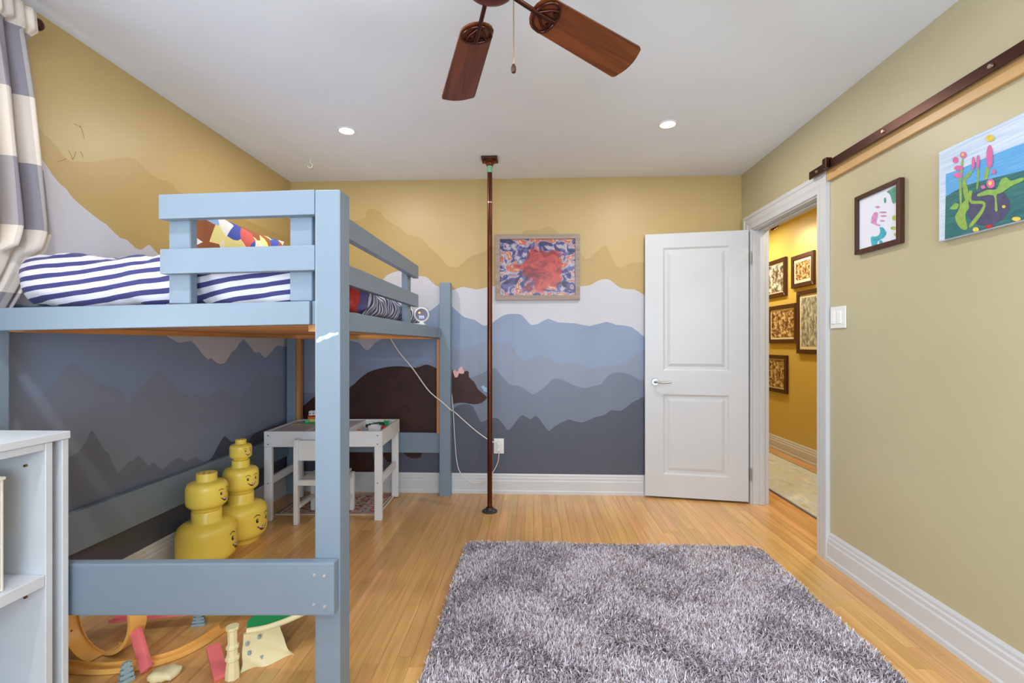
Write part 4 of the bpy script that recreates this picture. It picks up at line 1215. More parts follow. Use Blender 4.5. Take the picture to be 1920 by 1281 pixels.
# ---- fireman pole
pole = thing('fireman_pole', (-0.296, 3.337, 0), 'brown metal climbing pole fixed from floor to ceiling', 'pole')
pc = (-0.296, 3.337)
bm = bmnew()
add_cyl(bm, (*pc, 0.018), (*pc, ZC - 0.045), 0.0172, n=24)
part('tube', bm, M_COPPER, pole, 40)
bm = bmnew()
add_lathe(bm, [(0, 0.0), (0.052, 0.0), (0.053, 0.008), (0.048, 0.012), (0.028, 0.014), (0.025, 0.032), (0.0175, 0.033)], (*pc, 0), 32)
fl = part('floor_flange', bm, M_IRON, pole, 40)
for k in range(4):
    a = PI / 4 + k * PI / 2
    bm = bmnew()
    add_cyl(bm, (pc[0] + 0.039 * math.cos(a), pc[1] + 0.039 * math.sin(a), 0.011), (pc[0] + 0.039 * math.cos(a), pc[1] + 0.039 * math.sin(a), 0.017), 0.006, n=10)
    part('flange_screw', bm, M_NICKEL, fl, 40)
part('ceiling_block', box(pc[0] - 0.056, pc[0] + 0.056, pc[1] - 0.05, pc[1] + 0.05, ZC - 0.020, ZC - 0.0005, 0.002), M_DARKWOOD, pole)
bm = bmnew()
add_lathe(bm, [(0, -0.0205), (0.046, -0.0205), (0.047, -0.028), (0.040, -0.033), (0.026, -0.036), (0.023, -0.055), (0.0175, -0.056)], (*pc, ZC), 32)
part('ceiling_flange', bm, mat('flange_copper', (120, 62, 40), 0.35, metal=0.8), pole, 40)
bm = bmnew()
add_cyl(bm, (*pc, ZC - 0.102), (*pc, ZC - 0.057), 0.0186, n=24)
part('tape_wrap', bm, mat('green_tape', (134, 196, 150), 0.6, var=0.1, vscale=60), pole, 40, label='green masking tape')
bm = bmnew()
add_cyl(bm, (*pc, 2.150), (*pc, 2.160), 0.0178, n=24)
part('joint_ring', bm, mat('ring_steel', (170, 150, 150), 0.3, metal=0.8), pole, 40)

# ---- ceiling hook
bm = bmnew()
hx, hy = -1.56, 3.315
add_tube(bm, smooth_path([(hx, hy, ZC), (hx, hy, ZC - 0.02), (hx + 0.012, hy, ZC - 0.032), (hx + 0.010, hy, ZC - 0.05), (hx - 0.008, hy, ZC - 0.056), (hx - 0.018, hy, ZC - 0.044)], 5), 0.0032, 8)
add_cyl(bm, (hx, hy, ZC - 0.004), (hx, hy, ZC - 0.0005), 0.010, n=14)
solid('ceiling_hook', bm, M_PLASTIC, 'small white hook screwed into the ceiling above the bed', 'hook', origin=(hx, hy, ZC - 0.06), smooth=50)

# ---- recessed lights; the unseen ones behind the view are added for brightness
M_LENS = mat('lit_lens', (255, 255, 255), 0.4, emit=(255, 250, 240), estr=7.0)
POT_W = 9.8
POTS = [(-1.125, 2.866, 'round recessed light in the ceiling above the loft bed'), (0.797, 2.862, 'round recessed light in the ceiling nearer the door'),
        (-1.125, 0.85, 'added unseen recessed light nearest the curtain, behind the view'), (0.797, 0.85, 'added unseen recessed light over the near end of the rug'),
        (-1.125, -1.0, 'added unseen recessed light at the window end by the curtain wall'), (0.797, -1.0, 'added unseen recessed light at the window end by the doorway wall')]
for x, y, lab in POTS:
    t = thing('recessed_light', (x, y, ZC), lab, 'ceiling light', 'recessed lights in the ceiling')
    bm = bmnew()
    add_lathe(bm, [(0.043, -0.0005), (0.0555, -0.0005), (0.056, -0.004), (0.050, -0.007), (0.043, -0.005), (0.043, -0.0005)], (x, y, ZC), 36)
    part('trim_ring', bm, M_PLASTIC, t, 40)
    bm = bmnew()
    add_lathe(bm, [(0, -0.004), (0.0425, -0.0035), (0.0425, -0.001), (0, -0.001)], (x, y, ZC), 36)
    part('lens', bm, M_LENS, t, 40)
    l = area_light('recessed_lamp', (x, y, ZC - 0.012), (0, 0, 0), 0.085, 0.085, POT_W, (1.0, 0.95, 0.90), 'DISK')
    l.location = (0, 0, -0.012)
    l.parent = t

# ---- ceiling fan
FC = Vector((-0.1181, 1.3689, 2.2))
fan = thing('ceiling_fan', (FC.x, FC.y, ZC), 'bronze ceiling fan with dark walnut blades', 'ceiling fan')
bm = bmnew()
add_lathe(bm, [(0, 0), (0.075, 0), (0.078, -0.02), (0.06, -0.045), (0.02, -0.055), (0, -0.055)], (FC.x, FC.y, ZC - 0.0005), 32)
part('canopy', bm, M_BRONZE, fan, 40)
bm = bmnew()
add_cyl(bm, (FC.x, FC.y, ZC - 0.05), (FC.x, FC.y, 2.33), 0.013, n=16)
part('downrod', bm, M_BRONZE, fan, 40)
bm = bmnew()
add_lathe(bm, [(0, 0.135), (0.05, 0.132), (0.095, 0.11), (0.105, 0.07), (0.105, 0.03), (0.09, 0.012), (0.075, 0.004), (0.075, -0.008), (0.066, -0.020), (0.05, -0.026), (0, -0.028)], (FC.x, FC.y, FC.z), 40)
part('motor_housing', bm, mat('fan_bronze_red', (104, 44, 34), 0.3, metal=0.6), fan, 40)
TILT = Matrix.Rotation(-math.atan(0.105), 4, 'X') @ Matrix.Rotation(R(1.3), 4, 'Y')


def blade_mesh(w0, w1, r0, r1):
    """flat blade in local coords along +Y, rounded at the root, clipped corners at the tip"""
    pts = []
    n = 10
    for i in range(n + 1):          # root arc
        a = PI + PI * i / n
        pts.append((w0 / 2 * math.cos(a), r0 + 0.045 + 0.045 * math.sin(a)))
    c = 0.016
    for i in range(5):
        a = -0.1 + (PI / 2) * i / 4
        pts.append((w1 / 2 - c + c * math.cos(a), r1 - c + c * math.sin(a) - 0.008))
    for q in (0.7, 0.35, 0.0, -0.35, -0.7):
        pts.append((q * (w1 / 2 - c), r1 - 0.008 + 0.012 * (1 - q * q)))
    for i in range(5):
        a = PI / 2 + (PI / 2) * i / 4
        pts.append((-w1 / 2 + c + c * math.cos(a), r1 - c + c * math.sin(a) - 0.008))
    return pts


BL = blade_mesh(0.112, 0.135, 0.150, 0.572)
for k in range(5):
    ang = R(-18.45 + 72 * k)
    M = Matrix.Translation(FC) @ TILT @ Matrix.Rotation(-ang, 4, 'Z') @ Matrix.Rotation(R(-14), 4, 'Y')
    Mi = M
    bm = bmnew()
    add_prism(bm, BL, lambda a, b: Vector((a, b, -0.003)), lambda a, b: Vector((a, b, 0.003)))
    me_ = _finish('blade', bm, M_WALNUT, None, (0, 0, 0))
    me_.parent = fan
    me_.matrix_local = Matrix.Translation(-Vector((FC.x, FC.y, ZC))) @ M
    bm = bmnew()
    # iron: arm, oval ring and spokes under the blade root
    zz = -0.0075
    rim = [(0.050 * math.cos(t * PI / 12), 0.205 + (0.030 if math.sin(t * PI / 12) > 0 else 0.045) * math.sin(t * PI / 12)) for t in range(25)]
    add_tube(bm, [Vector((a, b, zz)) for a, b in rim], 0.0045, 8)
    add_tube(bm, [Vector((0, 0.07, 0.0)), Vector((0, 0.11, -0.004)), Vector((0, 0.155, zz)), Vector((0, 0.232, zz))], 0.0075, 8)
    add_tube(bm, [Vector((0, 0.165, zz)), Vector((0.026, 0.200, zz)), Vector((0.036, 0.225, zz))], 0.004, 8)
    add_tube(bm, [Vector((0, 0.165, zz)), Vector((-0.026, 0.200, zz)), Vector((-0.036, 0.225, zz))], 0.004, 8)
    for a, b in ((0.020, 0.218), (-0.020, 0.218), (0, 0.190)):
        add_cyl(bm, (a, b, -0.0095), (a, b, -0.003), 0.006, n=10)
    br = _finish('blade_iron', bm, mat('blade_iron_bronze', (84, 50, 42), 0.22, metal=0.85), 50, (0, 0, 0))
    br.parent = me_
bm = bmnew()
cxp = Vector((-0.052, 1.335, 2.165))
add_cyl(bm, cxp, (cxp.x, cxp.y, 1.948), 0.0013, n=6)
for i in range(40):
    add_lathe(bm, [(0, -0.002), (0.002, 0), (0, 0.002)], (cxp.x, cxp.y, 1.95 + i * 0.0052), 6)
ch = part('pull_chain', bm, mat('chain_brass', (150, 128, 104), 0.3, metal=0.9), fan)
bm = bmnew()
add_lathe(bm, [(0, 0.0), (0.0035, -0.001), (0.0065, -0.008), (0.0075, -0.015), (0.006, -0.023), (0, -0.027)], (cxp.x, cxp.y, 1.949), 16)
part('pendant', bm, M_DARKWOOD, ch, 50)

# ================================================================== HALLWAY THINGS
SEPIA = [ramp_mat('photo_sepia_%s' % k, st, sc, 0.35, 8.0, 0.6, coords='Generated', stretch=(0, 1.0, 1.0)) for k, st, sc in (
    ('dark', [(0.35, (60, 48, 38)), (0.5, (140, 128, 112)), (0.62, (222, 214, 200))], 6.0), ('brown', [(0.35, (70, 44, 24)), (0.5, (156, 118, 76)), (0.65, (226, 200, 150))], 8.0),
    ('grey', [(0.35, (104, 104, 98)), (0.5, (160, 160, 150)), (0.65, (206, 206, 196))], 9.0))]
M_MOUNT = mat('cream_mount', (232, 218, 186), 0.7)
GR = 'framed photographs on the hallway wall'
for y0, y1, z0, z1, sm_k, mw, lab in (
    (5.200, 5.66, 1.684, 2.096, 0, 0.012, 'wide dark framed photograph at upper left of the hallway wall'),
    (4.690, 5.085, 1.740, 2.066, 1, 0.030, 'small square framed photograph at top right of the hallway wall'),
    (4.990, 5.572, 1.178, 1.588, 1, 0.020, 'framed sepia photograph of a woodland path in the hallway middle'),
    (4.560, 4.984, 1.074, 1.699, 2, 0.030, 'tall framed grey photograph nearest the white door jamb'),
    (5.180, 5.63, 0.640, 1.048, 1, 0.012, 'lowest framed sepia photograph on the hallway wall'),
    (5.610, 5.80, 1.28, 1.62, 0, 0.010, 'framed photograph mostly hidden behind the open door jamb')):
    picture_right('framed_photograph', y0, y1, z0, z1, lab, XH, 0.042, 0.026, M_DARKWOOD, SEPIA[sm_k], mw, 'picture', M_MOUNT, GR)

M_RUNNER = ramp_mat('faded_runner', [(0.30, (176, 172, 150)), (0.45, (206, 200, 176)), (0.55, (188, 192, 190)), (0.7, (222, 216, 196))], 5.0, 0.95, 9.0, 0.8, coords='Object', stretch=(3, 1, 1))
run = thing('hall_runner', (2.22, 4.2, 0), 'faded cream and grey runner rug on the hallway floor', 'rug')
part('field', box(1.905, 2.535, 2.2, 6.2, 0.0005, 0.0085, 0.002), M_RUNNER, run)
for x in (1.892, 2.535):
    part('binding', box(x, x + 0.013, 2.2, 6.2, 0.0005, 0.0095, 0.002), mat('runner_edge', (120, 116, 112), 0.95), run)
# spot lamp
spt = thing('hall_spotlight', (2.18, 4.75, 2.33), 'small dark bronze spot lamp high in the hallway', 'lamp')
sp0 = Vector((2.30, 4.70, 2.315))
sd = Vector((0.55, 0.15, -0.6)).normalized()
bm = bmnew()
add_cyl(bm, sp0 - sd * 0.05, sp0 + sd * 0.04, 0.035, 0.042, 18)
part('lamp_head', bm, mat('spot_brown', (90, 46, 30), 0.4, metal=0.4), spt, 40)
bm = bmnew()
add_cyl(bm, sp0 - sd * 0.03, (sp0.x - 0.02, sp0.y, ZC), 0.009, n=10)
add_cyl(bm, (sp0.x - 0.02, sp0.y, ZC - 0.014), (sp0.x - 0.02, sp0.y, ZC - 0.0005), 0.05, n=20)
part('mount_arm', bm, M_BRONZE, spt, 40)
bm = bmnew()
add_cyl(bm, sp0 + sd * 0.0401, sp0 + sd * 0.043, 0.034, n=18)
part('bulb_face', bm, M_LENS, spt, 40)
hl = bpy.data.lights.new('spot_beam', 'SPOT')
hl.energy = 26
hl.color = (1.0, 0.86, 0.62)
hl.spot_size = R(120)
hl.spot_blend = 0.8
hl.shadow_soft_size = 0.035
ho = bpy.data.objects.new('spot_beam', hl)
COL.objects.link(ho)
ho.parent = spt
ho.location = sp0 + sd * 0.05 - Vector(spt.location)
ho.rotation_euler = sd.to_track_quat('-Z', 'Y').to_euler()
for y, lab in ((3.4, 'added unseen ceiling lamp in the hallway opposite the doorway'), (5.5, 'added unseen ceiling lamp at the far end of the hallway')):
    t = thing('added_hall_light', (2.2, y, ZC), lab, 'ceiling light')  # unseen lamp added to light the hallway
    bm = bmnew()
    add_lathe(bm, [(0, -0.0005), (0.075, -0.0005), (0.078, -0.008), (0.06, -0.014), (0, -0.014)], (2.2, y, ZC), 28)
    part('fitting', bm, M_PLASTIC, t, 40)
    l = area_light('added_hall_lamp', (0, 0, 0), (0, 0, 0), 0.12, 0.12, 17, (1.0, 0.92, 0.74), 'DISK')
    l.parent = t
    l.location = (0, 0, -0.02)

# ================================================================== FLOOR THINGS
# ---- shag rug
RX0, RX1, RY0, RY1 = -0.385, 1.285, 0.42, 2.785
rug = thing('shag_rug', ((RX0 + RX1) / 2, (RY0 + RY1) / 2, 0), 'large grey-mauve shag rug on the oak floor', 'rug')
part('backing', box(RX0 + 0.01, RX1 - 0.01, RY0 + 0.01, RY1 - 0.01, 0.0005, 0.010, 0.004), mat('rug_backing', (84, 74, 80), 0.95), rug)


def shag():
    dens_near, dens_far = 52000, 22000
    pts = []
    for (ya, yb, dn_) in ((RY0, 1.35, dens_far), (1.35, RY1, dens_near)):
        n = int((RX1 - RX0) * (yb - ya) * dn_)
        p = np.empty((n, 2))
        p[:, 0] = rng.uniform(RX0, RX1, n)
        p[:, 1] = rng.uniform(ya, yb, n)
        pts.append(p)
    p = np.concatenate(pts)
    # rounded corners
    rad = 0.07
    cx = np.clip(p[:, 0], RX0 + rad, RX1 - rad)
    cy = np.clip(p[:, 1], RY0 + rad, RY1 - rad)
    p = p[np.hypot(p[:, 0] - cx, p[:, 1] - cy) <= rad]
    n = len(p)
    # matted direction field: neighbouring tufts lean together
    f1 = np.sin(p[:, 0] * 9 + 2 * np.sin(p[:, 1] * 7)) + np.sin(p[:, 1] * 13 + 1.7 * np.sin(p[:, 0] * 11))
    ang = f1 * 1.4 + rng.normal(0, 1.3, n)
    ln = rng.uniform(0.017, 0.031, n)
    lean = rng.uniform(0.35, 1.15, n)
    w = rng.uniform(0.0012, 0.0026, n)
    d = np.stack([np.cos(ang), np.sin(ang)], 1)
    s = np.stack([-d[:, 1], d[:, 0]], 1)
    roll = rng.uniform(-1, 1, n)
    b = np.zeros((n, 5, 3))
    z0 = 0.008
    base = np.concatenate([p, np.full((n, 1), z0)], 1)
    h1 = np.cos(lean * 0.45) * ln * 0.5
    o1 = np.sin(lean * 0.45) * ln * 0.5
    h2 = h1 + np.cos(lean * 1.25) * ln * 0.5
    o2 = o1 + np.sin(lean * 1.25) * ln * 0.5
    side = np.concatenate([s * w[:, None], (roll * w * 0.6)[:, None]], 1)
    b[:, 0] = base - side
    b[:, 1] = base + side
    mid = base.copy()
    mid[:, :2] += d * o1[:, None]
    mid[:, 2] += h1
    b[:, 2] = mid + side
    b[:, 3] = mid - side
    tip = base.copy()
    tip[:, :2] += d * o2[:, None]
    tip[:, 2] += h2
    b[:, 4] = tip
    org = np.array(WL[rug.name])
    co = (b - org).reshape(-1, 3).astype(np.float32)
    idx = np.arange(n, dtype=np.int32)[:, None] * 5
    loops = (idx + np.array([[0, 1, 2, 3, 3, 2, 4]], dtype=np.int32)).reshape(-1)
    starts = (np.arange(n, dtype=np.int32)[:, None] * 7 + np.array([[0, 4]], dtype=np.int32)).reshape(-1)
    me = bpy.data.meshes.new('pile')
    me.vertices.add(n * 5)
    me.vertices.foreach_set('co', co.reshape(-1))
    me.loops.add(n * 7)
    me.loops.foreach_set('vertex_index', loops)
    me.polygons.add(n * 2)
    me.polygons.foreach_set('loop_start', starts)
    me.update(calc_edges=True)
    o = bpy.data.objects.new('pile', me)
    COL.objects.link(o)
    o.parent = rug
    o['kind'] = 'stuff'
    return o


pile = shag()
m = bpy.data.materials.new('shag_pile')
m.use_nodes = True
nt = m.node_tree
bs = nt.nodes['Principled BSDF']
bs.inputs['Roughness'].default_value = 0.7
bs.inputs['Sheen Weight'].default_value = 0.3
ge = nt.nodes.new('ShaderNodeNewGeometry')
cr = nt.nodes.new('ShaderNodeValToRGB')
els = cr.color_ramp.elements
for _ in range(3):
    els.new(0.5)
for e, (ps, c) in zip(els, ((0.0, (104, 82, 80)), (0.25, (164, 146, 150)), (0.5, (204, 194, 204)), (0.78, (228, 222, 232)), (1.0, (248, 246, 250)))):
    e.position = ps
    e.color = lin(c) + (1,)
nt.links.new(ge.outputs['Random Per Island'], cr.inputs[0])
nt.links.new(cr.outputs[0], bs.inputs['Base Color'])
pile.data.materials.append(m)

# ---- bookcase in the near left corner
bc = thing('bookcase', (-1.70, 0.90, 0), 'pale grey open bookcase in front of the loft bed end', 'bookcase')
BX0, BX1, BY0, BY1, BT = -1.905, -1.478, 0.28, 1.472, 0.893
part('top_board', box(BX0, BX1 + 0.006, BY0, BY1, BT - 0.024, BT, 0.002), M_SHELF, bc)
part('side_panel', box(BX0, BX1, BY1 - 0.022, BY1 - 0.001, 0, BT - 0.0245, 0.0015), M_SHELF, bc)
part('side_panel', box(BX0, BX1, BY0 + 0.001, BY0 + 0.022, 0, BT - 0.0245, 0.0015), M_SHELF, bc)
part('inner_panel', box(BX0 + 0.02, BX1, BY1 - 0.074, BY1 - 0.052, 0, BT - 0.0245, 0.0015), M_SHELF, bc)
part('inner_panel', box(BX0 + 0.02, BX1, 0.82, 0.842, 0.05, BT - 0.0245, 0.0015), M_SHELF, bc)
part('back_panel', box(BX0, BX0 + 0.008, BY0 + 0.023, BY1 - 0.023, 0.02, BT - 0.026), M_SHELF, bc)
part('top_rail', box(BX1 - 0.02, BX1 - 0.001, BY0 + 0.023, BY1 - 0.075, BT - 0.046, BT - 0.0245, 0.001), M_SHELF, bc)
for y0, y1 in ((0.843, BY1 - 0.075), (BY0 + 0.023, 0.819)):
    part('shelf_board', box(BX0 + 0.009, BX1 - 0.001, y0, y1, 0.433, 0.468, 0.0015), M_SHELF, bc)
    part('shelf_board', box(BX0 + 0.009, BX1 - 0.001, y0, y1, 0.05, 0.075, 0.0015), M_SHELF, bc)
for z in (0.80, 0.40):
    bm = bmnew()
    add_cyl(bm, (BX1 - 0.06, BY1 - 0.0741, z), (BX1 - 0.06, BY1 - 0.081, z), 0.004, n=10)
    part('shelf_pin', bm, mat('brass', (150, 100, 60), 0.35, metal=0.8), bc, 40)
# fabric bin
bn = thing('storage_bin', (-1.66, 1.10, 0.4685), 'white woven storage bin on the bookcase shelf', 'storage bin')
bm = bmnew()
x0, x1, y0, y1, z0, z1, tk = -1.86, -1.498, 0.93, 1.300, 0.4685, 0.795, 0.008
def bow(bm_):
    for v in bm_.verts:
        v.co.x += 0.004 * mnoise.noise(v.co * 9)
        v.co.y += 0.004 * mnoise.noise(v.co * 9 + Vector((5, 5, 5)))
add_box(bm, x0, x1, y0, y0 + tk, z0, z1, 0.003, 2)
add_box(bm, x0, x1, y1 - tk, y1, z0, z1, 0.003, 2)
add_box(bm, x0, x0 + tk, y0 + tk, y1 - tk, z0, z1, 0.003, 2)
add_box(bm, x1 - tk, x1, y0 + tk, y1 - tk, z0, z1, 0.003, 2)
add_box(bm, x0 + tk, x1 - tk, y0 + tk, y1 - tk, z0, z0 + tk)
M_CANVAS = mat('white_woven_fabric', (240, 236, 226), 0.95, bump=0.6, bscale=340)
part('body', bm, M_CANVAS, bn)
bm = bmnew()
add_tube(bm, [(x1 + 0.001, y0, z1 - 0.006), (x1 + 0.001, y1, z1 - 0.006)], 0.005, 8)
add_tube(bm, [(x0, y1 + 0.001, z1 - 0.006), (x1, y1 + 0.001, z1 - 0.006)], 0.005, 8)
part('rim', bm, M_CANVAS, bn, 50)

# ---- child's play table
TC, TA = Vector((-1.395, 3.375, 0)), R(3.0)
TM = Matrix.Translation(TC) @ Matrix.Rotation(TA, 4, 'Z')


def tbox(x0, x1, y0, y1, z0, z1, bv=0.002):
    bm = box(x0, x1, y0, y1, z0, z1, bv)
    bmesh.ops.transform(bm, matrix=TM, verts=bm.verts[:])
    return bm


tbl = thing('play_table', TC, 'white wooden play table with grey top panels under the loft bed', 'table')
hw, hd, th_ = 0.388, 0.262, 0.592
lg = 0.050
for sx in (-1, 1):
    for sy in (-1, 1):
        xa, ya = sx * hw, sy * hd
        x0, x1 = sorted((xa, xa - sx * lg))
        y0, y1 = sorted((ya, ya - sy * 0.032))
        top = th_ - 0.1035 if sy < 0 else th_ - 0.001
        if sy > 0:
            y0, y1 = y0 - 0.019, y1 - 0.019
        part('leg', tbox(x0, x1, y0, y1, 0.0065 if sy > 0 else 0.0, top, 0.003), M_KIDWHITE, tbl)
part('apron', tbox(-hw, hw, -hd, -hd + 0.018, th_ - 0.103, th_), M_KIDWHITE, tbl)
part('apron', tbox(-hw, hw, hd - 0.018, hd, th_ - 0.103, th_), M_KIDWHITE, tbl)
for sx in (-1, 1):
    x0, x1 = sorted((sx * hw, sx * (hw - 0.018)))
    part('apron', tbox(x0, x1, -hd + 0.0185, hd - 0.052, th_ - 0.103, th_), M_KIDWHITE, tbl)
    x0, x1 = sorted((sx * (hw - 0.012), sx * (hw - 0.034)))
    part('stretcher', tbox(x0, x1, -hd + 0.033, hd - 0.052, 0.232, 0.282), M_KIDWHITE, tbl)
part('tray_bottom', tbox(-hw + 0.0185, hw - 0.0185, -hd + 0.0185, hd - 0.0185, th_ - 0.075, th_ - 0.062), M_KIDWHITE, tbl)
for x in (-0.128, 0.128):
    part('divider', tbox(x - 0.009, x + 0.009, -hd + 0.0185, hd - 0.0185, th_ - 0.0615, th_ - 0.002), M_KIDWHITE, tbl)
part('top_panel', tbox(-hw + 0.020, -0.139, -hd + 0.020, hd - 0.020, th_ - 0.022, th_ - 0.006), M_KIDGREY, tbl)
part('top_panel', tbox(-0.117, 0.117, -hd + 0.020, hd - 0.020, th_ - 0.022, th_ - 0.006), M_KIDGREY, tbl)
for x in (-hw + 0.028, hw - 0.028):
    for z in (th_ - 0.028, th_ - 0.085, 0.25):
        bm = bmnew()
        yy = -hd
        add_cyl(bm, (x, yy - 0.0002, z), (x, yy - 0.0025, z), 0.0045, n=10)
        bmesh.ops.transform(bm, matrix=TM, verts=bm.verts[:])
        part('screw_head', bm, M_NICKEL, tbl, 40)

# ---- child's chair pushed up to the table
CC = Vector((-1.395, 3.185, 0))
CM = Matrix.Translation(CC) @ Matrix.Rotation(R(2.0), 4, 'Z')


def cbox(x0, x1, y0, y1, z0, z1, bv=0.002):
    bm = box(x0, x1, y0, y1, z0, z1, bv)
    bmesh.ops.transform(bm, matrix=CM, verts=bm.verts[:])
    return bm


chr_ = thing('child_chair', CC, 'small white chair with grey seat facing the play table', 'chair')
for sx in (-1, 1):
    x0, x1 = sorted((sx * 0.150, sx * 0.122))
    part('leg', cbox(x0, x1, -0.150, -0.112, 0, 0.552, 0.003), M_KIDWHITE, chr_)
    part('leg', cbox(x0, x1, 0.112, 0.148, 0.0065, 0.272, 0.003), M_KIDWHITE, chr_)
    part('seat_rail', cbox(x0 + sx * -0.003, x1 + sx * -0.003, -0.1115, 0.1115, 0.245, 0.272), M_KIDWHITE, chr_)
    part('stretcher', cbox(x0 + sx * -0.004, x1 + sx * -0.004, -0.1115, 0.1115, 0.10, 0.125), M_KIDWHITE, chr_)
part('backrest', cbox(-0.1215, 0.1215, -0.143, -0.127, 0.415, 0.545), M_KIDWHITE, chr_)
part('seat_rail', cbox(-0.1215, 0.1215, -0.1495, -0.1335, 0.255, 0.2895), M_KIDWHITE, chr_)
part('seat', cbox(-0.121, 0.121, -0.133, 0.165, 0.2725, 0.290), M_KIDGREY, chr_)

# ---- small patterned rug below the table
pr = thing('play_rug', (-1.40, 3.47, 0), 'small patterned red and beige rug under the play table', 'rug')
bm = bmnew()
nx, ny = 30, 20
V = {}
for i in range(nx + 1):
    for j in range(ny + 1):
        u, v = i / nx, j / ny
        x = -1.765 + 0.72 * u
        y = 3.205 + 0.025 * u + 0.46 * v
        z = 0.0045 + 0.018 * max(0, (u - 0.88) / 0.12) ** 2 * v ** 2
        V[i, j] = (bm.verts.new((x, y, z)), u, v)
uvl = bm.loops.layers.uv.new('UVMap')
for i in range(nx):
    for j in range(ny):
        q = (V[i, j], V[i + 1, j], V[i + 1, j + 1], V[i, j + 1])
        f = bm.faces.new([a[0] for a in q])
        for l, a in zip(f.loops, q):
            l[uvl].uv = (a[1], a[2])


def rug_mat():
    m = bpy.data.materials.new('patterned_play_rug')
    m.use_nodes = True
    nt = m.node_tree
    L = nt.links.new
    b = nt.nodes['Principled BSDF']
    b.inputs['Roughness'].default_value = 0.95
    uv = nt.nodes.new('ShaderNodeUVMap')
    sx = nt.nodes.new('ShaderNodeSeparateXYZ')
    L(uv.outputs[0], sx.inputs[0])

    def edge(sock, k):
        a = nt.nodes.new('ShaderNodeMath')
        a.operation = 'SUBTRACT'
        L(sock, a.inputs[0])
        a.inputs[1].default_value = 0.5
        c = nt.nodes.new('ShaderNodeMath')
        c.operation = 'ABSOLUTE'
        L(a.outputs[0], c.inputs[0])
        e = nt.nodes.new('ShaderNodeMath')
        e.operation = 'MULTIPLY_ADD'
        L(c.outputs[0], e.inputs[0])
        e.inputs[1].default_value = -k
        e.inputs[2].default_value = k * 0.5
        return e.outputs[0]
    mn = nt.nodes.new('ShaderNodeMath')
    mn.operation = 'MINIMUM'
    L(edge(sx.outputs[0], 1.56), mn.inputs[0])
    L(edge(sx.outputs[1], 1.0), mn.inputs[1])
    cr = nt.nodes.new('ShaderNodeValToRGB')
    cr.color_ramp.interpolation = 'CONSTANT'
    st = [(0.0, (206, 188, 168)), (0.035, (96, 72, 68)), (0.05, (214, 196, 176)), (0.085, (110, 84, 78)), (0.10, (255, 255, 255))]
    els = cr.color_ramp.elements
    while len(els) < len(st):
        els.new(0.5)
    for e, (p, c) in zip(els, st):
        e.position = p
        e.color = lin(c) + (1,)
    L(mn.outputs[0], cr.inputs[0])
    br = nt.nodes.new('ShaderNodeTexBrick')
    br.inputs['Scale'].default_value = 4.0
    br.inputs['Color1'].default_value = lin((214, 190, 172)) + (1,)
    br.inputs['Color2'].default_value = lin((172, 176, 178)) + (1,)
    br.inputs['Mortar'].default_value = lin((150, 84, 74)) + (1,)
    br.inputs['Mortar Size'].default_value = 0.03
    L(uv.outputs[0], br.inputs['Vector'])
    n = nt.nodes.new('ShaderNodeTexNoise')
    n.inputs['Scale'].default_value = 16
    n.inputs['Detail'].default_value = 4
    L(uv.outputs[0], n.inputs['Vector'])
    mr = nt.nodes.new('ShaderNodeMapRange')
    mr.inputs['From Min'].default_value = 0.55
    mr.inputs['From Max'].default_value = 0.60
    L(n.outputs['Fac'], mr.inputs['Value'])
    mx = nt.nodes.new('ShaderNodeMix')
    mx.data_type = 'RGBA'
    L(mr.outputs['Result'], mx.inputs['Factor'])
    L(br.outputs['Color'], mx.inputs['A'])
    mx.inputs['B'].default_value = lin((190, 84, 70)) + (1,)
    gt = nt.nodes.new('ShaderNodeMath')
    gt.operation = 'GREATER_THAN'
    gt.inputs[1].default_value = 0.10
    L(mn.outputs[0], gt.inputs[0])
    m2 = nt.nodes.new('ShaderNodeMix')
    m2.data_type = 'RGBA'
    L(gt.outputs[0], m2.inputs['Factor'])
    L(cr.outputs[0], m2.inputs['A'])
    L(mx.outputs['Result'], m2.inputs['B'])
    L(m2.outputs['Result'], b.inputs['Base Color'])
    return m


pf = part('woven_field', bm, rug_mat(), pr, 180)
pf.modifiers.new('thickness', 'SOLIDIFY').thickness = 0.004

# ---- toys on the table
def tz(x, y, z):
    return TM @ Vector((x, y, z))


def tcyl(bm, x, y, z0, z1, r, n=8):
    add_cyl(bm, tz(x, y, z0), tz(x, y, z1), r, n=n)


def bricks(bm, x0, x1, y0, y1, z0, z1, nx=0, ny=0):
    b2 = box(x0, x1, y0, y1, z0, z1, 0.0008)
    bmesh.ops.transform(b2, matrix=TM, verts=b2.verts[:])
    tmp = bpy.data.meshes.new('tmp')
    b2.to_mesh(tmp)
    b2.free()
    bm.from_mesh(tmp)
    bpy.data.meshes.remove(tmp)
    for i in range(nx):
        for j in range(ny):
            tcyl(bm, x0 + (x1 - x0) * (i + 0.5) / nx, y0 + (y1 - y0) * (j + 0.5) / ny, z1, z1 + 0.004, 0.0055)


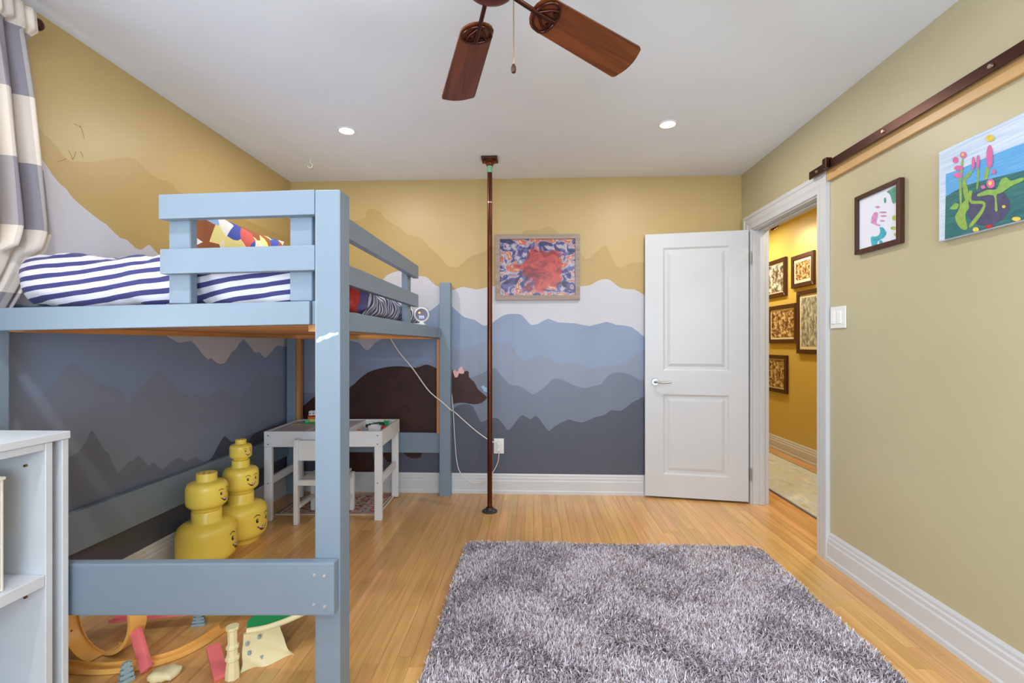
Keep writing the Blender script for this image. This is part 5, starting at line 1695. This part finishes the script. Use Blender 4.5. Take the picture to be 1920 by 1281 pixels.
PC = {c: mat('brick_' + c, v, 0.3) for c, v in {'green': (40, 160, 84), 'mint': (110, 214, 160), 'orange': (226, 120, 60), 'yellow': (238, 206, 110), 'red': (206, 52, 40), 'white': (236, 234, 238),
                                                'black': (34, 30, 34), 'darkgreen': (28, 104, 56), 'grey': (150, 154, 164), 'sand': (214, 190, 140)}.items()}
tt = th_ - 0.0058
toy = thing('brick_figure', tz(-0.215, 0.12, tt), 'small toy animal built of white, orange and green bricks', 'toy')
x0 = -0.262
for nm, c, a in (('base_plate', 'green', (x0 - 0.012, x0 + 0.085, 0.075, 0.165, tt, tt + 0.006, 6, 5)), ('corner_brick', 'mint', (x0, x0 + 0.022, 0.088, 0.110, tt + 0.0062, tt + 0.026, 1, 1)),
                 ('body_brick', 'yellow', (x0, x0 + 0.064, 0.112, 0.152, tt + 0.0062, tt + 0.030)), ('body_brick', 'orange', (x0 + 0.010, x0 + 0.068, 0.108, 0.150, tt + 0.0302, tt + 0.046)),
                 ('shoulder_brick', 'red', (x0 + 0.008, x0 + 0.040, 0.110, 0.134, tt + 0.0462, tt + 0.056)), ('head_brick', 'white', (x0 + 0.016, x0 + 0.062, 0.110, 0.146, tt + 0.0562, tt + 0.086, 2, 2))):
    bm = bmnew()
    bricks(bm, *a)
    o = part(nm, bm, PC[c], toy)
    if nm == 'head_brick':
        for e in (0.026, 0.050):
            bm = bmnew()
            bricks(bm, x0 + e - 0.004, x0 + e + 0.004, 0.1085, 0.1099, tt + 0.066, tt + 0.075)
            part('eye', bm, PC['black'], o)
sh_ = bmnew()
bricks(sh_, -0.335, -0.276, 0.045, 0.09, tt, tt + 0.003)
solid('paper_scrap', sh_, PC['sand'], 'small tan paper scrap beside the brick figure', 'paper')
fz = th_ - 0.0617
for nm, lab, c, a in (('toy_brick_strip', 'long green toy brick strip in the table tray', 'darkgreen', (0.195, 0.305, 0.10, 0.125, fz + 0.02, fz + 0.050, 0, 0)),
                      ('toy_car_body', 'white toy car body lying in the table tray', 'white', (0.215, 0.305, 0.02, 0.060, fz, fz + 0.050, 0, 0)),
                      ('toy_leaf', 'green toy plant standing at the tray edge', 'green', (0.318, 0.345, 0.08, 0.105, fz, fz + 0.070, 0, 0)),
                      ('toy_brick', 'dark green toy brick at the back of the tray', 'darkgreen', (0.24, 0.30, 0.16, 0.18, fz, fz + 0.052, 0, 0)),
                      ('toy_brick', 'red toy brick beside the white toy car', 'red', (0.312, 0.340, 0.035, 0.055, fz, fz + 0.046, 2, 1)),
                      ('toy_brick', 'black toy brick at the left of the tray', 'black', (0.185, 0.205, 0.06, 0.08, fz, fz + 0.050, 1, 1)),
                      ('toy_brick', 'grey toy brick near the front of the tray', 'grey', (0.19, 0.225, -0.045, -0.02, fz, fz + 0.046, 2, 1)),
                      ('toy_brick', 'orange toy brick at the front corner of the tray', 'orange', (0.185, 0.205, -0.14, -0.12, fz, fz + 0.048, 1, 1))):
    bm = bmnew()
    bricks(bm, *a)
    if nm == 'toy_brick_strip':
        bricks(bm, a[0] + 0.01, a[0] + 0.025, a[2] + 0.004, a[2] + 0.02, fz, fz + 0.02)
        bricks(bm, a[1] - 0.025, a[1] - 0.01, a[2] + 0.004, a[2] + 0.02, fz, fz + 0.02)
        bricks(bm, a[0] + 0.03, a[1], a[2], a[3], fz + 0.0502, fz + 0.056, 4, 1)
    if nm == 'toy_car_body':
        bricks(bm, a[0] + 0.02, a[1] - 0.02, a[2] + 0.004, a[3] - 0.004, fz + 0.050, fz + 0.058)
    if nm == 'toy_leaf':
        for k in range(5):
            aa = k * 2 * PI / 5
            add_cyl(bm, tz(0.331, 0.092, fz + 0.06), tz(0.331 + 0.022 * math.cos(aa), 0.092 + 0.022 * math.sin(aa), fz + 0.078), 0.006, 0.002, 8)
    solid(nm, bm, PC[c], lab, 'toy', group='toy bricks in the table tray')

# ---- stacks of yellow head-shaped storage jars
def head_jar(cx, cy, z0, rad, face_deg, label):
    h = rad * 2.0
    t = thing('storage_jar', (cx, cy, z0), label, 'storage jar', 'yellow head-shaped storage jars')
    prof = [(0.0, 0.0), (0.70, 0.0), (0.72, 0.03), (0.72, 0.13), (0.76, 0.17), (0.86, 0.22), (0.95, 0.31), (0.99, 0.42), (1.0, 0.55), (1.0, 1.15), (0.985, 1.29), (0.93, 1.42), (0.84, 1.50), (0.72, 1.55), (0.52, 1.575),
            (0.50, 1.60), (0.50, 1.97), (0.48, 2.0), (0.0, 2.0)]
    bm = bmnew()
    add_lathe(bm, [(r_ * rad, z_ * rad) for r_, z_ in prof], (cx, cy, z0), 48)
    part('body', bm, M_YELLOW, t, 50)
    fa = R(face_deg)

    def on(a, zz, off):      # a in units of radius around, zz in radius up
        th = fa + a
        return Vector((cx + (rad + off) * math.cos(th), cy + (rad + off) * math.sin(th), z0 + zz * rad))

    def decal(pts, m, nm, off=0.0006):
        bm = bmnew()
        add_prism(bm, pts, lambda a, b: on(a, b, off), lambda a, b: on(a, b, off - 0.0005))
        return part(nm, bm, m, t)

    def ring(x, y, rx, ry, n=16):
        return [(x + rx * math.cos(2 * PI * i / n), y + ry * math.sin(2 * PI * i / n)) for i in range(n)]
    for s in (-1, 1):
        decal(ring(0.27 * s, 0.93, 0.065, 0.09), M_INK, 'eye')
        decal(ring(0.27 * s + 0.02, 0.955, 0.02, 0.025, 10), M_TEETH, 'eye_glint', 0.0011)
        up = [(s * (0.12 + 0.30 * q), 1.12 + 0.07 * math.sin(PI * q)) for q in (0, 0.25, 0.5, 0.75, 1)]
        lo = [(a, b - 0.034) for a, b in up[::-1]]
        decal(up + lo, M_INK, 'eyebrow')
    top = [(-0.30 + 0.60 * q, 0.70 - 0.04 * math.sin(PI * q)) for q in [i / 10 for i in range(11)]]
    bot = [(0.30 - 0.60 * q, 0.70 - 0.23 * math.sin(PI * q)) for q in [i / 10 for i in range(1, 10)]]
    decal(top + bot, mat('mouth_ink', (110, 44, 30), 0.5), 'mouth')
    tt_ = [(-0.24 + 0.48 * q, 0.685 - 0.035 * math.sin(PI * q)) for q in [i / 8 for i in range(9)]]
    tb_ = [(0.24 - 0.48 * q, 0.685 - 0.11 * math.sin(PI * q)) for q in [i / 8 for i in range(1, 8)]]
    decal(tt_ + tb_, M_TEETH, 'teeth', 0.0011)
    # studded top dimples
    bm = bmnew()
    for k in range(7):
        a = k * 2 * PI / 6
        r_ = 0 if k == 6 else 0.30 * rad
        add_cyl(bm, (cx + r_ * math.cos(a), cy + r_ * math.sin(a), z0 + 2.0 * rad), (cx + r_ * math.cos(a), cy + r_ * math.sin(a), z0 + 2.0 * rad + 0.0015), 0.07 * rad, n=10)
    part('stud', bm, M_YELLOW, t, 40)
    return z0 + h


zA = head_jar(-1.742, 2.50, 0.0, 0.142, 16, 'large yellow smiling head jar at the bottom of the nearer stack')
head_jar(-1.742, 2.50, zA + 0.002, 0.098, 2, 'smaller yellow head jar on top of the nearer stack')
zB = head_jar(-1.742, 2.80, 0.0, 0.142, -6, 'large yellow head jar at the bottom of the stack by the table')
zB2 = head_jar(-1.742, 2.80, zB + 0.002, 0.096, -20, 'medium yellow head jar in the middle of the three jar stack')
head_jar(-1.742, 2.80, zB2 + 0.002, 0.060, -18, 'smallest yellow head jar topping the stack by the table')

# ---- toy race track pieces on the floor behind the near low rail
M_ORANGE = mat('orange_track_plastic', (244, 186, 100), 0.35)
M_RED = mat('red_track_plastic', (242, 122, 124), 0.35)
M_CREAM = mat('cream_toy_plastic', (240, 226, 178), 0.45)
M_TGREEN = mat('green_toy_plastic', (30, 152, 84), 0.6, bump=0.4, bscale=180)
M_TGREY = mat('grey_blue_toy_plastic', (150, 172, 178), 0.5)


def track(bm, pts, ups, w, wall=0.010, tk=0.003):
    """channel section swept along pts; ups are the road normals"""
    n = len(pts)
    sec = [(-w / 2, wall), (-w / 2 + tk, wall), (-w / 2 + tk, tk), (w / 2 - tk, tk), (w / 2 - tk, wall), (w / 2, wall), (w / 2, 0), (-w / 2, 0)]
    rings = []
    for i in range(n):
        d = (Vector(pts[min(i + 1, n - 1)]) - Vector(pts[max(i - 1, 0)])).normalized()
        u = Vector(ups[i])
        u = (u - d * u.dot(d)).normalized()
        s = d.cross(u)
        rings.append([bm.verts.new(Vector(pts[i]) + s * a + u * b) for a, b in sec])
    m_ = len(sec)
    for a, b in zip(rings, rings[1:]):
        for k in range(m_):
            bm.faces.new((a[k], a[(k + 1) % m_], b[(k + 1) % m_], b[k]))
    bm.faces.new(rings[0][::-1])
    bm.faces.new(rings[-1])
    bmesh.ops.recalc_face_normals(bm, faces=bm.faces[:])


lp = thing('toy_track_loop', (-1.50, 1.85, 0), 'orange plastic loop of toy car track on the floor', 'toy track')
LC, LR = Vector((-1.610, 1.735, 0.160)), 0.155
axd = Vector((math.cos(R(-12)), math.sin(R(-12)), 0))     # travel direction in plan
sd_ = Vector((-axd.y, axd.x, 0))
pts, ups = [], []
for i in range(49):
    t = -PI / 2 + 2 * PI * i / 48
    p = LC + axd * (LR * math.cos(t)) + Vector((0, 0, LR * math.sin(t))) + sd_ * (0.055 * (0.5 - i / 48))
    pts.append(p)
    ups.append((LC - p) - sd_ * (LC - p).dot(sd_))
bm = bmnew()
track(bm, pts, ups, 0.062, 0.012)
loop_part = part('loop', bm, M_ORANGE, lp, 40)
bm = bmnew()
path = smooth_path([(-1.70, 1.66, 0.002), (-1.60, 1.650, 0.002), (-1.50, 1.655, 0.002), (-1.40, 1.685, 0.002), (-1.325, 1.74, 0.002), (-1.285, 1.82, 0.002), (-1.262, 1.91, 0.002)], 6)
track(bm, path, [(0, 0, 1)] * len(path), 0.042, 0.018)
part('curve_run', bm, M_ORANGE, lp, 40)
for k in range(6):
    t = R(150 + k * 17)
    p = LC + axd * ((LR + 0.0015) * math.cos(t)) + Vector((0, 0, (LR + 0.0015) * math.sin(t)))
for i in (30, 33, 36, 40):
    p = Vector(pts[i])
    u = Vector(ups[i]).normalized()
    bm = bmnew()
    add_cyl(bm, p + u * 0.0031, p + u * 0.0040, 0.004, n=8)
    part('slot_mark', bm, mat('slot_brown', (150, 70, 40), 0.6), lp)
rt = solid('toy_track_straight', None or (lambda b: (track(b, [(-1.70, 1.875, 0.050), (-1.55, 1.91, 0.052), (-1.34, 1.957, 0.054), (-1.10, 2.01, 0.056)], [(0, 0, 1)] * 4, 0.05, 0.012), b)[1])(bmnew()), M_RED, 'long red toy track strip raised above the floor', 'toy track', smooth=40)
# grey scaffold feet
def scaffold(x, y, h, w, label, rz=0.0):
    bm = bmnew()
    for k in range(4):
        z0, z1 = h * k / 4, h * (k + 0.72) / 4
        ww = w * (1 - 0.45 * k / 4)
        add_box(bm, -ww / 2, ww / 2, -ww * 0.22, ww * 0.22, z0, z1, 0.001)
    add_box(bm, -w * 0.2, w * 0.2, -w * 0.12, w * 0.12, 0.002, h)
    bmesh.ops.transform(bm, matrix=Matrix.Translation((x, y, 0)) @ Matrix.Rotation(rz, 4, 'Z'), verts=bm.verts[:])
    return solid('toy_track_support', bm, M_TGREY, label, 'toy', group='grey toy track supports')


scaffold(-1.385, 1.940, 0.0525, 0.052, 'grey toy support under the long red track', R(15))
scaffold(-1.402, 1.602, 0.070, 0.045, 'grey toy support leaning by the upright pink track block', R(60))


def slab(name, p0, p1, wdir, w, tk, m, label):
    p0, p1 = Vector(p0), Vector(p1)
    d = p1 - p0
    wv = Vector(wdir)
    wv = (wv - d.normalized() * wv.dot(d.normalized())).normalized()
    nv = d.normalized().cross(wv)
    M = Matrix((wv.to_4d(), d.normalized().to_4d(), nv.to_4d(), (0, 0, 0, 1))).transposed()
    M[3][0] = M[3][1] = M[3][2] = 0
    M.translation = p0
    M[3][3] = 1
    bm = bmnew()
    L_ = d.length
    add_box(bm, -w / 2, w / 2, 0, L_, 0, tk, 0.003, 2)
    for k in range(4):
        add_box(bm, -w * 0.32, w * 0.32, L_ * (0.12 + 0.22 * k), L_ * (0.20 + 0.22 * k), tk - 0.001, tk + 0.003, 0.001)
    bmesh.ops.transform(bm, matrix=M, verts=bm.verts[:])
    zmin = min(v.co.z for v in bm.verts)
    bmesh.ops.translate(bm, verts=bm.verts[:], vec=(0, 0, 0.0005 - zmin))
    return solid(name, bm, m, label, 'toy', smooth=30)


slab('toy_track_block', (-1.366, 1.635, 0.0), (-1.462, 1.70, 0.098), (1, -0.25, 0), 0.036, 0.020, M_RED, 'pink-red toy track block standing on end beside the loop')
slab('toy_track_block', (-1.08, 1.625, 0.0), (-1.185, 1.735, 0.035), (1, 0.75, 0), 0.045, 0.018, M_RED, 'pink-red toy track block lying near the cream tower')
# cream rock piece
bm = rounded_block(-1.330, -1.245, 1.600, 1.662, 0.0, 0.028, 0.012, 8, 8, 4, 0.008, 25, 4)
for v in bm.verts:
    v.co.z = max(v.co.z, 0.0005)
solid('toy_rock_base', bm, M_CREAM, 'small cream toy rock base beside the pink block', 'toy', smooth=60)

# cream tower with green landing
tw = thing('toy_stunt_tower', (-0.98, 1.72, 0), 'cream toy tower with green curved landing ramp', 'toy')
bm = bmnew()
prof = [(0, 0), (0.022, 0), (0.020, 0.03), (0.017, 0.06), (0.021, 0.065), (0.021, 0.075), (0.016, 0.080), (0.015, 0.10), (0.019, 0.105), (0.019, 0.112), (0.014, 0.118), (0.014, 0.165), (0.019, 0.170), (0.019, 0.180), (0, 0.180)]
add_lathe(bm, [(r_ * 1.1, z_) for r_, z_ in prof], (-1.050, 1.640, 0.0005), 8)
part('column', bm, M_CREAM, tw, 30)
bm = bmnew()
# flared rocky skirt: curved sheet with thickness
sk = []
NS = 14
for j in range(9):
    z = 0.0005 + 0.125 * j / 8
    fl_ = (1 - j / 8) ** 1.6
    row = []
    for i in range(NS + 1):
        t = i / NS
        x = -1.035 + (0.085 + 0.055 * fl_) * t
        y = 1.680 + 0.085 * t + 0.012 * math.sin(t * 9 + j) * fl_ - 0.02 * fl_ * (1 - t)
        row.append(Vector((x, y, z)))
    sk.append(row)
for j in range(8):
    for i in range(NS):
        pass
va = [[bm.verts.new(p) for p in r_] for r_ in sk]
vb = [[bm.verts.new(p + Vector((-0.008, 0.010, 0))) for p in r_] for r_ in sk]
for j in range(8):
    for i in range(NS):
        bm.faces.new((va[j][i], va[j][i + 1], va[j + 1][i + 1], va[j + 1][i]))
        bm.faces.new((vb[j][i], vb[j + 1][i], vb[j + 1][i + 1], vb[j][i + 1]))
for i in range(NS):
    bm.faces.new((va[0][i], vb[0][i], vb[0][i + 1], va[0][i + 1]))
    bm.faces.new((va[8][i], va[8][i + 1], vb[8][i + 1], vb[8][i]))
for j in range(8):
    bm.faces.new((va[j][0], va[j + 1][0], vb[j + 1][0], vb[j][0]))
    bm.faces.new((va[j][NS], vb[j][NS], vb[j + 1][NS], va[j + 1][NS]))
bmesh.ops.recalc_face_normals(bm, faces=bm.faces[:])
skirt = part('rock_skirt', bm, M_CREAM, tw, 50)
for t, z in ((0.15, 0.095), (0.2, 0.06), (0.45, 0.105), (0.5, 0.03)):
    bm = bmnew()
    x, y = -1.035 + 0.1 * t, 1.672 + 0.085 * t
    add_box(bm, x - 0.005, x + 0.005, y - 0.012, y - 0.002, z - 0.006, z + 0.006, 0.001)
    part('window_block', bm, M_TGREY, skirt)
# landing: curved green deck with cream lip
bm = bmnew()
bl = bmnew()
deck, lip = [], []
outer = smooth_path([(-1.030, 1.690, 0.140), (-0.970, 1.715, 0.140), (-0.905, 1.765, 0.145), (-0.850, 1.83, 0.152), (-0.805, 1.91, 0.160)], 6)
inner = [Vector((-1.045 + 0.012 * i / (len(outer) - 1), 1.72 + 0.30 * i / (len(outer) - 1), o_.z + 0.012)) for i, o_ in enumerate(outer)]
ta = [bm.verts.new(p) for p in outer]
tb = [bm.verts.new(p) for p in inner]
ba = [bm.verts.new(p - Vector((0, 0, 0.012))) for p in outer]
bb = [bm.verts.new(p - Vector((0, 0, 0.012))) for p in inner]
for i in range(len(outer) - 1):
    bm.faces.new((ta[i], ta[i + 1], tb[i + 1], tb[i]))
    bm.faces.new((ba[i], bb[i], bb[i + 1], ba[i + 1]))
    bm.faces.new((ta[i], ba[i], ba[i + 1], ta[i + 1]))
    bm.faces.new((tb[i], tb[i + 1], bb[i + 1], bb[i]))
bm.faces.new((ta[0], tb[0], bb[0], ba[0]))
bm.faces.new((ta[-1], ba[-1], bb[-1], tb[-1]))
bmesh.ops.recalc_face_normals(bm, faces=bm.faces[:])
dk = part('green_deck', bm, M_TGREEN, tw, 40)
add_tube(bl, [p + Vector((0.003, -0.004, -0.004)) for p in outer], 0.0105, 8)
part('lip', bl, M_CREAM, dk, 50)
bm = bmnew()
add_box(bm, -0.862, -0.838, 1.885, 1.91, 0.0005, 0.14, 0.003)
part('rear_leg', bm, M_CREAM, tw)
